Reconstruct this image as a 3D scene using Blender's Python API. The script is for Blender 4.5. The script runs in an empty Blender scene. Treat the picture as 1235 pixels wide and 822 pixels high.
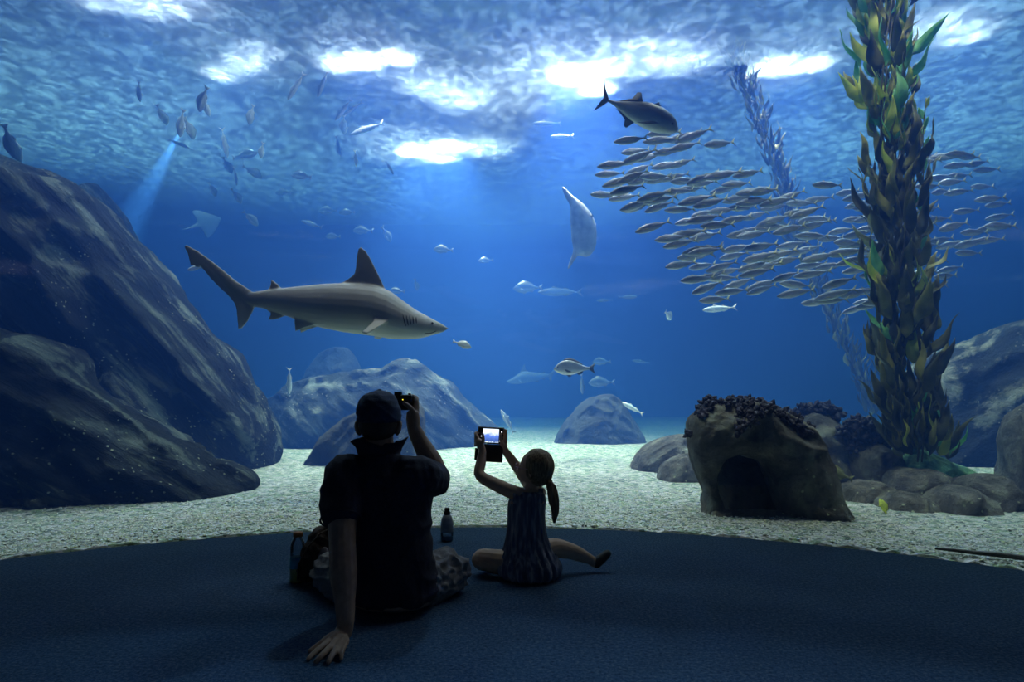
import bpy, bmesh, math, random
import numpy as np
from mathutils import Vector, Matrix, noise, Euler

random.seed(7)
SC = bpy.context.scene
COL = SC.collection
R = math.radians

# ------------------------------------------------------------------ camera, world, exposure
F_PX, PITCH, EYE = 805.0, R(4.5), 0.85
cam_d = bpy.data.cameras.new('camera'); cam = bpy.data.objects.new('camera', cam_d); COL.objects.link(cam)
cam_d.sensor_width = 36; cam_d.lens = F_PX / 1235 * 36; cam_d.clip_end = 200
cam.location = (0, 0, EYE); cam.rotation_euler = (R(90) + PITCH, 0, 0)
SC.camera = cam
SC.view_settings.view_transform = 'Standard'; SC.view_settings.look = 'None'
SC.view_settings.gamma = 1; SC.view_settings.use_curve_mapping = False
SC.view_settings.exposure = 0.27
SC.cycles.volume_bounces = 0
SC.cycles.max_bounces = 8; SC.cycles.transparent_max_bounces = 16
SC.cycles.use_denoising = True
SC.cycles.caustics_reflective = False; SC.cycles.caustics_refractive = False
SC.cycles.sample_clamp_indirect = 4.0

w = bpy.data.worlds.new('dim_hall'); SC.world = w; w.use_nodes = True
w.node_tree.nodes['Background'].inputs[0].default_value = (0.35, 0.55, 1.0, 1)
w.node_tree.nodes['Background'].inputs[1].default_value = 0.042

SURF_Z = 6.0                       # water level
ARC_C, ARC_R = (-0.2, 0.395), 3.94  # the bowed window

def at(px, py, Y):
    """the point at distance Y in front of the camera seen at this pixel of the photograph"""
    a = (px - 617.5) / F_PX; e = (411 - py) / F_PX
    d = Vector((a, math.cos(PITCH) - e * math.sin(PITCH), math.sin(PITCH) + e * math.cos(PITCH)))
    return Vector((0, 0, EYE)) + d * (Y / d.y)
def on_ground(px, py, z=0.0):
    p = at(px, py, 1.0) - Vector((0, 0, EYE)); return Vector((0, 0, EYE)) + p * ((z - EYE) / p.z)

# ------------------------------------------------------------------ lights over the tank
def lamp(kind, name, loc, power, color, target=None, **kw):
    d = bpy.data.lights.new(name, kind); d.energy = power; d.color = color
    for k, v in kw.items(): setattr(d, k, v)
    o = bpy.data.objects.new(name, d); COL.objects.link(o); o.location = loc
    if target is not None:
        o.rotation_euler = (Vector(target) - Vector(loc)).to_track_quat('-Z', 'Y').to_euler()
    return o
LC = (0.50, 0.66, 1.0)
for x, y, z, pw in [(-9.5, 11.5, 11, 5500), (-5, 14.5, 11, 4500), (0, 18.5, 11, 2500), (5, 14.5, 11, 4500), (10, 12.5, 11, 5500), (-4.5, 9.2, 9.5, 1000), (0.5, 8.4, 9.5, 1500), (5.5, 8.2, 9.5, 2200)]:
    lamp('SPOT', 'tank_fill', (x, y, z), pw, LC, (x, y - .3, 0), spot_size=R(110), spot_blend=0.8, shadow_soft_size=0.3)  # wide fill spots, added for general light in the water
for x, pw in ((-1.6, 430), (0.8, 430), (3.4, 520), (6.0, 520)):
    lamp('SPOT', 'front_fill', (x, 5.6 - abs(x) * .15, 7.4), pw, (1.0, 0.88, 0.97), (x * .9, 6.2 - abs(x) * .2, 0), spot_size=R(95), spot_blend=0.8, shadow_soft_size=0.25)
for x, y, z, t, pw in ((-.6, 4.75, 6.8, (2.2, 4.9, .5), 1100), (3.2, 4.3, 6.8, (3.4, 6.2, .5), 700), (2.6, 4.3, 6.8, (3.3, 6.0, 3.4), 500), (-.2, 4.7, 6.8, (-1.6, 6.0, 1.6), 450)):
    lamp('SPOT', 'front_fill', (x, y, z), pw, (1.0, 0.9, 0.88), t, spot_size=R(44), spot_blend=0.9, shadow_soft_size=0.25)  # added fill spots aimed at the cave boulder, kelp and shark
for x, y in ((-3.2, 4.1), (-1.7, 4.7)):
    lamp('SPOT', 'front_fill', (x, y + .1, 6.9), 420, (1.0, 0.88, 0.97), (x, y, 0), spot_size=R(34), spot_blend=0.9, shadow_soft_size=0.25)  # narrow fill added to brighten the near sand on the left
lamp('SPOT', 'beam_lamp', at(218, 158, 12.6), 9000, (0.85, 0.9, 1.0), at(95, 380, 11.5), spot_size=R(19), spot_blend=1.0, shadow_soft_size=0.03)
lamp('SPOT', 'front_fill', (0.5, 5.2, 6.9), 700, (0.9, 0.92, 1.0), (-.15, 3.0, .4), spot_size=R(34), spot_blend=1.0, shadow_soft_size=0.3)  # fill added to brighten the two people on the carpet
lamp('SPOT', 'front_fill', (-2.3, 5.6, 6.9), 1100, (0.9, 0.92, 1.0), (-4.2, 10.5, 4.7), spot_size=R(36), spot_blend=1.0, shadow_soft_size=0.2)  # fill added to brighten the pale fish under the surface
# (x px, y px of the bright patch on the surface, power, cone angle, height above the water)
PATCH = [(293, 86, 2000, 60, 1), (440, 84, 4500, 62, 1), (515, 110, 1800, 84, 1.2), (500, 186, 12000, 70, 1), (565, 183, 1800, 90, 1.3), (690, 98, 10500, 66, 1), (770, 80, 2200, 84, 1.4),
         (945, 88, 4500, 60, 1), (1125, 42, 1600, 70, 1.2), (185, 18, 1600, 70, 1.2), (600, 130, 2500, 90, 3.2)]
for px, py, tx, ty, pw in ((515, 186, 660, 420, 7000), (700, 100, 600, 400, 6000), (560, 186, 560, 420, 3000)):
    p = on_ground(px, py, SURF_Z); t = at(tx, ty, p.y * .8)
    lamp('SPOT', 'shaft_lamp', (p.x, p.y, SURF_Z + .9), pw, (1.0, 0.84, 1.0), t, spot_size=R(30), spot_blend=1.0, shadow_soft_size=0.05)
lr = random.Random(4)
for px, py, pw, ang, hz in PATCH:
    p = on_ground(px, py, SURF_Z)
    for k, (share, h_) in enumerate(((.5, 1.0), (.18, .55), (.14, .7), (.18, 2.0))):
        ox, oy = (0, 0) if k in (0, 3) else (lr.choice((-1, 1)) * lr.uniform(.35, .75), lr.uniform(-.5, .5))
        lamp('SPOT', 'tank_lamp', (p.x + ox, p.y + oy, SURF_Z + hz * h_), pw * share * (1 if k else 1), (1.0, 0.80, 1.0), (p.x * 0.85 + ox, p.y - 1.5 + oy, 0),
             spot_size=R(ang * (.75 if k == 0 else 1.1)), spot_blend=1.0, shadow_soft_size=0.05)

# ------------------------------------------------------------------ node materials
def nodes(name):
    m = bpy.data.materials.new(name); m.use_nodes = True
    nt = m.node_tree; nt.nodes.clear()
    out = nt.nodes.new('ShaderNodeOutputMaterial')
    return m, nt, out
def N(nt, t, ins=None, **kw):
    n = nt.nodes.new(t)
    for k, v in kw.items(): setattr(n, k, v)
    for k, v in (ins or {}).items():
        if hasattr(v, 'is_output') or isinstance(v, bpy.types.NodeSocket): nt.links.new(v, n.inputs[k])
        else: n.inputs[k].default_value = v
    return n
def ramp(nt, fac, stops, interp='LINEAR'):
    r = nt.nodes.new('ShaderNodeValToRGB'); r.color_ramp.interpolation = interp
    el = r.color_ramp.elements
    while len(el) < len(stops): el.new(0.5)
    for e, (p, c) in zip(el, stops):
        e.position = p; e.color = (c[0], c[1], c[2], 1) if isinstance(c, (tuple, list)) else (c, c, c, 1)
    nt.links.new(fac, r.inputs[0]); return r.outputs[0]
def plain(name, color, rough=0.6, metallic=0.0, var=0.25, scale=30, bump=0.0, bscale=60, sss=0, coat=0, spec=0.5):
    """one substance: colour with a little natural variation, and a fine grain"""
    m, nt, out = nodes(name)
    tc = N(nt, 'ShaderNodeTexCoord')
    n = N(nt, 'ShaderNodeTexNoise', {'Vector': tc.outputs['Object'], 'Scale': scale, 'Detail': 4.0})
    dark = tuple(c * (1 - var) for c in color); light = tuple(min(1, c * (1 + var)) for c in color)
    c = ramp(nt, n.outputs[0], [(0.3, dark), (0.7, light)])
    b = N(nt, 'ShaderNodeBsdfPrincipled', {'Base Color': c, 'Roughness': rough, 'Metallic': metallic, 'Specular IOR Level': spec, 'Coat Weight': coat})
    if bump:
        n2 = N(nt, 'ShaderNodeTexNoise', {'Vector': tc.outputs['Object'], 'Scale': bscale, 'Detail': 5.0})
        bp = N(nt, 'ShaderNodeBump', {'Height': n2.outputs[0], 'Strength': bump, 'Distance': 0.01})
        nt.links.new(bp.outputs[0], b.inputs['Normal'])
    nt.links.new(b.outputs[0], out.inputs[0]); return m

# ------------------------------------------------------------------ object helpers
def tag(o, label=None, cat=None, group=None, kind=None):
    if label: o['label'] = label
    if cat: o['category'] = cat
    if group: o['group'] = group
    if kind: o['kind'] = kind
    return o
def mesh_obj(name, verts, faces, mats, parent=None, smooth=True, mat_idx=None):
    me = bpy.data.meshes.new(name)
    me.from_pydata([tuple(v) for v in verts], [], [tuple(int(i) for i in f) for f in faces])
    for m in (mats if isinstance(mats, (list, tuple)) else [mats]): me.materials.append(m)
    if smooth: me.polygons.foreach_set('use_smooth', [True] * len(me.polygons))
    if mat_idx is not None: me.polygons.foreach_set('material_index', mat_idx)
    me.update()
    o = bpy.data.objects.new(name, me); COL.objects.link(o)
    if parent is not None: o.parent = parent
    return o
def empty(name, loc, label, cat, group=None, rot=(0, 0, 0)):
    o = bpy.data.objects.new(name, None); o.empty_display_size = 0.1
    COL.objects.link(o); o.location = loc; o.rotation_euler = rot
    return tag(o, label, cat, group)

# ------------------------------------------------------------------ water and its surface
def arc_pts(r, a0, a1, n):
    return [(ARC_C[0] + r * math.sin(a0 + (a1 - a0) * i / n), ARC_C[1] + r * math.cos(a0 + (a1 - a0) * i / n)) for i in range(n + 1)]
AW = R(92)
XL, XR, YB = -15.0, 15.0, 24.0
def prism(name, ring, z0, z1, mat, kind='structure'):
    bm = bmesh.new()
    lo = [bm.verts.new((x, y, z0)) for x, y in ring]; hi = [bm.verts.new((x, y, z1)) for x, y in ring]
    n = len(ring)
    for i in range(n): bm.faces.new((lo[i], lo[(i + 1) % n], hi[(i + 1) % n], hi[i]))
    bm.faces.new(list(reversed(lo))); bm.faces.new(hi)
    bmesh.ops.triangulate(bm, faces=[f for f in bm.faces if len(f.verts) > 4])
    bmesh.ops.recalc_face_normals(bm, faces=bm.faces)
    me = bpy.data.meshes.new(name); bm.to_mesh(me); bm.free(); me.materials.append(mat)
    o = bpy.data.objects.new(name, me); COL.objects.link(o); o['kind'] = kind
    return o
m, nt, out = nodes('sea_water')
sc1 = N(nt, 'ShaderNodeVolumeScatter', {'Color': (0.0, 0.135, 1.0, 1), 'Density': 0.088, 'Anisotropy': 0.0})
sc2 = N(nt, 'ShaderNodeVolumeScatter', {'Color': (0.20, 0.38, 1.0, 1), 'Density': 0.036, 'Anisotropy': 0.86})
ab = N(nt, 'ShaderNodeVolumeAbsorption', {'Color': (0.12, 0.60, 0.97, 1), 'Density': 0.11})
add = N(nt, 'ShaderNodeAddShader', {0: sc1.outputs[0], 1: ab.outputs[0]})
add = N(nt, 'ShaderNodeAddShader', {0: sc2.outputs[0], 1: add.outputs[0]})
nt.links.new(add.outputs[0], out.inputs['Volume'])
M_WATER = m
arc = arc_pts(ARC_R + 0.06, -AW, AW, 64)
ring = arc + [(XR, arc[-1][1]), (XR, YB), (XL, YB), (XL, arc[0][1])]
water = prism('water', ring, -0.4, SURF_Z - 0.02, M_WATER)
tag(water, 'clear blue sea water filling the tank behind the bowed window', 'water')

def grid_obj(name, x0, x1, y0, y1, nx, ny, fz, mat, inside=None):
    xs = np.linspace(x0, x1, nx); ys = np.linspace(y0, y1, ny)
    V = [(x, y, fz(x, y)) for y in ys for x in xs]; Fc = []
    for j in range(ny - 1):
        for i in range(nx - 1):
            a = j * nx + i
            if inside is None or inside((xs[i] + xs[i + 1]) / 2, (ys[j] + ys[j + 1]) / 2): Fc.append((a, a + 1, a + nx + 1, a + nx))
    used = sorted({i for f in Fc for i in f}); mp = {k: i for i, k in enumerate(used)}
    return mesh_obj(name, [V[k] for k in used], [tuple(mp[i] for i in f) for f in Fc], mat)

m, nt, out = nodes('rippled_water_surface')
tc = N(nt, 'ShaderNodeTexCoord')
mp_ = N(nt, 'ShaderNodeMapping', {'Vector': tc.outputs['Object'], 'Scale': (1.0, 0.8, 1.0)})
n1 = N(nt, 'ShaderNodeTexNoise', {'Vector': mp_.outputs[0], 'Scale': 4.8, 'Detail': 5.0, 'Roughness': 0.6, 'Distortion': 0.6})
v1 = N(nt, 'ShaderNodeTexVoronoi', {'Vector': mp_.outputs[0], 'Scale': 8.0}, feature='SMOOTH_F1')
hh = N(nt, 'ShaderNodeMath', {0: n1.outputs[0], 1: v1.outputs[0]}, operation='ADD')
bp = N(nt, 'ShaderNodeBump', {'Height': hh.outputs[0], 'Strength': 0.35, 'Distance': 0.06})
gl = N(nt, 'ShaderNodeBsdfGlossy', {'Color': (0.6, 0.8, 1, 1), 'Roughness': 0.12, 'Normal': bp.outputs[0]})
tl = N(nt, 'ShaderNodeBsdfTranslucent', {'Color': (0.55, 0.76, 1, 1), 'Normal': bp.outputs[0]})
rf = N(nt, 'ShaderNodeBsdfRefraction', {'Color': (0.95, 0.97, 1, 1), 'IOR': 1.12, 'Roughness': 0.05, 'Normal': bp.outputs[0]})
tr = N(nt, 'ShaderNodeBsdfTransparent', {'Color': (1, 1, 1, 1)})
crest = ramp(nt, n1.outputs[0], [(0.40, 0.12), (0.50, 0.19), (0.63, 0.38)])
m1 = N(nt, 'ShaderNodeMixShader', {0: 0.7, 1: rf.outputs[0], 2: gl.outputs[0]})
m2 = N(nt, 'ShaderNodeMixShader', {0: crest, 1: m1.outputs[0], 2: tl.outputs[0]})
m3 = N(nt, 'ShaderNodeMixShader', {0: 0.5, 1: m2.outputs[0], 2: tr.outputs[0]})
nt.links.new(m3.outputs[0], out.inputs[0]); M_SURF = m
def inside_tank(x, y, r=ARC_R + 0.02):
    return not ((x - ARC_C[0]) ** 2 + (y - ARC_C[1]) ** 2 < r ** 2)
def wave(x, y):
    return SURF_Z + 0.07 * noise.noise((x * .55, y * .55, 3)) + 0.035 * noise.noise((x * 1.7, y * 1.7, 9)) + 0.012 * noise.noise((x * 4.5, y * 4.5, 1))
surf = grid_obj('water_surface', XL, XR, 0.3, YB, 240, 200, wave, M_SURF, inside_tank)
tag(surf, 'rippling water surface seen from below at the top of the tank', 'water surface', kind='structure')

# sand
def sand_z(x, y):
    z = 0.05 * noise.noise((x * .35, y * .35, 0)) + 0.02 * noise.noise((x * 1.3, y * 1.3, 5)) + .006 * noise.noise((x * 5, y * 5, 5))
    r = math.hypot(x - ARC_C[0], y - ARC_C[1]) - ARC_R
    k = min(1, max(0, r / 1.2))
    return 0.004 + z * k - (0.0 if r > 0.0 else 0.04)
m, nt, out = nodes('pale_gravel_sand')
tc = N(nt, 'ShaderNodeTexCoord')
v = N(nt, 'ShaderNodeTexVoronoi', {'Vector': tc.outputs['Object'], 'Scale': 32.0, 'Randomness': 1.0})
nz = N(nt, 'ShaderNodeTexNoise', {'Vector': tc.outputs['Object'], 'Scale': 9.0, 'Detail': 6.0, 'Roughness': 0.7})
nb = N(nt, 'ShaderNodeTexNoise', {'Vector': tc.outputs['Object'], 'Scale': 1.1, 'Detail': 4.0})
grain = N(nt, 'ShaderNodeSeparateColor', {0: v.outputs['Color']})
c1 = ramp(nt, grain.outputs[0], [(0.0, (.10, .13, .12)), (0.35, (.46, .46, .47)), (0.75, (.66, .62, .66)), (1.0, (.32, .38, .26))])
c2 = ramp(nt, nz.outputs[0], [(0.42, (.45, .66, .42)), (0.54, (1, 1, 1))])
mx = N(nt, 'ShaderNodeMix', {0: 0.8, 6: c1, 7: c2}, data_type='RGBA', blend_type='MULTIPLY')
bpn = N(nt, 'ShaderNodeBump', {'Height': v.outputs['Distance'], 'Strength': 0.9, 'Distance': 0.02}, invert=True)
bp2 = N(nt, 'ShaderNodeBump', {'Height': nz.outputs[0], 'Strength': 0.7, 'Distance': 0.05, 'Normal': bpn.outputs[0]})
b = N(nt, 'ShaderNodeBsdfPrincipled', {'Base Color': mx.outputs[2], 'Roughness': 0.9, 'Normal': bp2.outputs[0], 'Specular IOR Level': 0.1})
nt.links.new(b.outputs[0], out.inputs[0]); M_SAND = m
sand = grid_obj('sand_bed', XL, XR, 0.3, YB, 300, 240, sand_z, M_SAND, lambda x, y: inside_tank(x, y, ARC_R - .25))
tag(sand, 'pale gravelly sand bed covering the tank bottom', 'sand', kind='structure')

# tank walls
M_TANK = plain('blue_tank_wall', (0.02, 0.16, 0.42), rough=0.9, var=0.3, scale=0.6)
def slab(name, c, s, mat, kind='structure', label=None, cat=None):
    x, y, z = c; a, b_, d = s[0] / 2, s[1] / 2, s[2] / 2
    V = [(x + i * a, y + j * b_, z + k * d) for i in (-1, 1) for j in (-1, 1) for k in (-1, 1)]
    Fc = [(0, 1, 3, 2), (4, 6, 7, 5), (0, 4, 5, 1), (2, 3, 7, 6), (0, 2, 6, 4), (1, 5, 7, 3)]
    o = mesh_obj(name, V, Fc, mat, smooth=False); o['kind'] = kind
    if label: tag(o, label, cat)
    return o
slab('wall_back', (0, YB + .15, 3), (31, .3, 8), M_TANK)
slab('wall_left', (XL - .15, 12, 3), (.3, 25, 8), M_TANK)
slab('wall_right', (XR + .15, 12, 3), (.3, 25, 8), M_TANK)

# hall: carpet disc, low sill strip, bowed acrylic window
m, nt, out = nodes('dark_blue_carpet')
tc = N(nt, 'ShaderNodeTexCoord')
n1 = N(nt, 'ShaderNodeTexNoise', {'Vector': tc.outputs['Object'], 'Scale': 75.0, 'Detail': 4.0, 'Roughness': 0.9})
n2 = N(nt, 'ShaderNodeTexNoise', {'Vector': tc.outputs['Object'], 'Scale': 6.0, 'Detail': 3.0})
c = ramp(nt, n1.outputs[0], [(0.36, (.005, .03, .09)), (0.5, (.032, .13, .28)), (0.64, (.20, .27, .34))])
c2 = ramp(nt, n2.outputs[0], [(0.3, .85), (0.7, 1.0)])
mx = N(nt, 'ShaderNodeMix', {0: 1.0, 6: c, 7: c2}, data_type='RGBA', blend_type='MULTIPLY')
bp = N(nt, 'ShaderNodeBump', {'Height': n1.outputs[0], 'Strength': 0.8, 'Distance': 0.006})
b = N(nt, 'ShaderNodeBsdfPrincipled', {'Base Color': mx.outputs[2], 'Roughness': 0.95, 'Normal': bp.outputs[0], 'Specular IOR Level': 0.15, 'Sheen Weight': 0.15})
nt.links.new(b.outputs[0], out.inputs[0]); M_CARPET = m
arc = arc_pts(ARC_R, -AW, AW, 96)
ring = arc + [(arc[-1][0], -4), (arc[0][0], -4)]
prism('floor', ring, -0.12, 0.0, M_CARPET)
m, nt, out = nodes('acrylic_glass')
lw = N(nt, 'ShaderNodeFresnel', {'IOR': 1.45})
fr = N(nt, 'ShaderNodeMath', {0: lw.outputs[0], 1: 0.8}, operation='MULTIPLY')
tr = N(nt, 'ShaderNodeBsdfTransparent', {'Color': (0.97, 0.99, 1, 1)})
gl = N(nt, 'ShaderNodeBsdfGlossy', {'Color': (1, 1, 1, 1), 'Roughness': 0.0})
mxs = N(nt, 'ShaderNodeMixShader', {0: fr.outputs[0], 1: tr.outputs[0], 2: gl.outputs[0]})
nt.links.new(mxs.outputs[0], out.inputs[0]); M_GLASS = m
a1 = arc_pts(ARC_R + 0.005, -AW, AW, 128); n = len(a1)
a2 = arc_pts(ARC_R + 0.05, -AW, AW, 128)
V = [(x, y, -.02) for x, y in a1] + [(x, y, 4.6) for x, y in a1] + [(x, y, 4.6) for x, y in a2] + [(x, y, -.02) for x, y in a2]
Fc = []
for k in range(4):
    for i in range(n - 1): Fc.append((k * n + i, k * n + i + 1, ((k + 1) % 4) * n + i + 1, ((k + 1) % 4) * n + i))
for e in (0, n - 1): Fc.append((e, n + e, 2 * n + e, 3 * n + e))
win = mesh_obj('window_1', V, Fc, M_GLASS); tag(win, 'tall bowed clear viewing window of the tank', 'window', kind='structure')
M_HALL = plain('dark_hall_paint', (0.02, 0.022, 0.03), rough=0.9)
for nm, sx in (('wall_hall_left', -1), ('wall_hall_right', 1)):
    slab(nm, (ARC_C[0] + sx * (ARC_R + .1), -1.95, 2.3), (.12, 4.2, 4.9), M_HALL)
    x0, x1 = (XL, ARC_C[0] - ARC_R - .04) if sx < 0 else (ARC_C[0] + ARC_R + .04, XR)
    slab('wall_tank_front_' + ('left' if sx < 0 else 'right'), ((x0 + x1) / 2, .10, 3), (x1 - x0, .12, 8), M_TANK)
a3 = arc_pts(ARC_R + 0.30, -AW, AW, 64); a4 = arc_pts(ARC_R - 0.0, -AW, AW, 64)
# wall above the window, round to the hall ceiling
V = [(x, y, 4.6) for x, y in a4] + [(x, y, 7) for x, y in a4] + [(x, y, 7) for x, y in a3] + [(x, y, 4.6) for x, y in a3]
n = len(a3); Fc = []
for k in range(4):
    for i in range(n - 1): Fc.append((k * n + i, k * n + i + 1, ((k + 1) % 4) * n + i + 1, ((k + 1) % 4) * n + i))
o = mesh_obj('wall_above_window', V, Fc, M_HALL); o['kind'] = 'structure'
prism('ceiling', ring, 4.62, 4.75, M_HALL)
# ------------------------------------------------------------------ rocks
def poly_mask(P, X, Z):
    inside = np.zeros(X.shape, bool); n = len(P); j = n - 1
    for i in range(n):
        xi, zi = P[i]; xj, zj = P[j]
        c = ((zi > Z) != (zj > Z)) & (X < (xj - xi) * (Z - zi) / ((zj - zi) or 1e-9) + xi)
        inside ^= c; j = i
    return inside
def smooth_poly(P, it=2):
    P = [tuple(p) for p in P]
    for _ in range(it):
        Q = []
        for i in range(len(P)):
            a = P[i]; b_ = P[(i + 1) % len(P)]
            Q += [(a[0] * .75 + b_[0] * .25, a[1] * .75 + b_[1] * .25), (a[0] * .25 + b_[0] * .75, a[1] * .25 + b_[1] * .75)]
        P = Q
    return P
def nearest_on(P, x, z):
    A = np.array(P); B = np.roll(A, -1, 0); D = B - A; q = np.array((x, z)) - A
    t = np.clip((q * D).sum(1) / np.maximum((D * D).sum(1), 1e-12), 0, 1); C = A + D * t[:, None]
    d = ((C - (x, z)) ** 2).sum(1); k = d.argmin(); return C[k], d[k]
def inflate(P, front, back, n=90, power=0.5, holes=(), iters=700):
    """a solid with the rounded cross-section of a pebble round the outline P (x, z); returns verts, faces"""
    P = smooth_poly(P); holes = [smooth_poly(h) for h in holes]
    A = np.array(P); lo, hi = A.min(0), A.max(0); s = max(hi - lo) / n
    xs = np.arange(lo[0] - 2 * s, hi[0] + 2 * s, s); zs = np.arange(lo[1] - 2 * s, hi[1] + 2 * s, s)
    X, Z = np.meshgrid(xs, zs); Mk = poly_mask(P, X, Z)
    for h in holes: Mk &= ~poly_mask(h, X, Z)
    u = np.zeros(X.shape)
    for _ in range(iters):
        v = u.copy()
        v[1:-1, 1:-1] = (u[:-2, 1:-1] + u[2:, 1:-1] + u[1:-1, :-2] + u[1:-1, 2:] + 1) * .25
        v[~Mk] = 0; u = v
    h = (u / u.max()) ** power
    nz_, nx_ = X.shape; idx = {}; V = []; rim = set(); Fc = []
    allp = [P] + list(holes)
    quads = [(j, i) for j in range(nz_ - 1) for i in range(nx_ - 1) if Mk[j:j + 2, i:i + 2].any()]
    def vid(j, i, side):
        if Mk[j, i]:
            k = (j, i, side)
            if k not in idx: idx[k] = len(V); V.append((xs[i], (-front if side == 0 else back) * h[j, i], zs[j]))
        else:
            k = (j, i)
            if k not in idx:
                c = min((nearest_on(q, xs[i], zs[j]) for q in allp), key=lambda t: t[1])[0]
                idx[k] = len(V); V.append((c[0], 0.0, c[1])); rim.add(idx[k])
        return idx[k]
    for j, i in quads:
        for side in (0, 1):
            q = [vid(j, i, side), vid(j, i + 1, side), vid(j + 1, i + 1, side), vid(j + 1, i, side)]
            Fc.append(q if side == 0 else q[::-1])
    return np.array(V), Fc
def fbm(p, oc=4):
    s = 0; a = 1; f = 1
    for _ in range(oc): s += a * noise.noise(p * f); a *= .5; f *= 2.1
    return s
def make_rock_material(name, base, pale, speck, strata=(0, 0, 0), stretch=(1, 1, 1), amount=.5, bump=.8, pale_scale=2.2):
    m, nt, out = nodes(name)
    tc = N(nt, 'ShaderNodeTexCoord')
    rot = N(nt, 'ShaderNodeMapping', {'Vector': tc.outputs['Object'], 'Rotation': strata})
    mp = N(nt, 'ShaderNodeMapping', {'Vector': rot.outputs[0], 'Scale': stretch})
    n1 = N(nt, 'ShaderNodeTexNoise', {'Vector': mp.outputs[0], 'Scale': pale_scale, 'Detail': 8.0, 'Roughness': 0.65, 'Distortion': 0.4})
    n2 = N(nt, 'ShaderNodeTexNoise', {'Vector': mp.outputs[0], 'Scale': 7.0, 'Detail': 8.0, 'Roughness': 0.7})
    n3 = N(nt, 'ShaderNodeTexNoise', {'Vector': tc.outputs['Object'], 'Scale': 1.4, 'Detail': 2.0})
    v = N(nt, 'ShaderNodeTexVoronoi', {'Vector': tc.outputs['Object'], 'Scale': 16.0})
    dk = tuple(c * .45 for c in base)
    c = ramp(nt, n1.outputs[0], [(0.36, dk), (0.52, base), (0.68 - .12 * amount, tuple(b_ * (1 - amount) + p_ * amount for b_, p_ in zip(base, pale))), (0.82, pale)])
    lit = N(nt, 'ShaderNodeMath', {0: v.outputs['Distance'], 1: 0.16}, operation='LESS_THAN')  # pale barnacle specks, the rock's own colour
    n3r = ramp(nt, n3.outputs[0], [(0.50, 0.0), (0.60, 1.0)])
    f = N(nt, 'ShaderNodeMath', {0: lit.outputs[0], 1: n3r}, operation='MULTIPLY')
    mx = N(nt, 'ShaderNodeMix', {0: f.outputs[0], 6: c, 7: (*speck, 1)}, data_type='RGBA')
    b1 = N(nt, 'ShaderNodeBump', {'Height': n1.outputs[0], 'Strength': bump, 'Distance': 0.35})
    b2 = N(nt, 'ShaderNodeBump', {'Height': n2.outputs[0], 'Strength': bump, 'Distance': 0.09, 'Normal': b1.outputs[0]})
    b = N(nt, 'ShaderNodeBsdfPrincipled', {'Base Color': mx.outputs[2], 'Roughness': 0.9, 'Normal': b2.outputs[0], 'Specular IOR Level': 0.15})
    nt.links.new(b.outputs[0], out.inputs[0]); return m
M_R_LEFT = make_rock_material('layered_dark_rock', (.018, .022, .022), (.30, .34, .27), (.5, .55, .4), (0, R(-46), 0), (.35, 1.2, 2.6), .55, 1.0)
M_R_LOW = make_rock_material('layered_low_rock', (.018, .022, .022), (.28, .32, .26), (.4, .45, .35), (0, R(-30), 0), (.35, 1.2, 2.8), .5, 1.0)
M_R_MID = make_rock_material('craggy_grey_rock', (.07, .08, .08), (.42, .44, .40), (.6, .6, .5), (0, R(-35), 0), (.6, 1, 1.8), .6, 1.0, 1.8)
M_R_DARK = make_rock_material('dark_lumpy_rock', (.07, .07, .06), (.2, .22, .17), (.3, .33, .25), (0, 0, 0), (1, 1, 1), .3, .8)
M_R_RIGHT = make_rock_material('brown_pitted_rock', (.25, .23, .20), (.52, .54, .43), (.75, .78, .55), (0, 0, 0), (1, 1, 1), .45, 1.0, 4.0)
M_R_PATCH = make_rock_material('patchy_overgrown_rock', (.04, .045, .05), (.48, .46, .36), (.5, .5, .4), (0, R(25), 0), (.8, 1, 1.5), .75, .9, 1.3)
M_R_GREEN = make_rock_material('green_coated_rock', (.20, .42, .24), (.42, .62, .42), (.5, .7, .5), (0, 0, 0), (1, 1, 1), .5, .6)
M_WEED = plain('dark_purple_seaweed', (.022, .018, .035), rough=.8, var=.5, scale=20)

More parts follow.
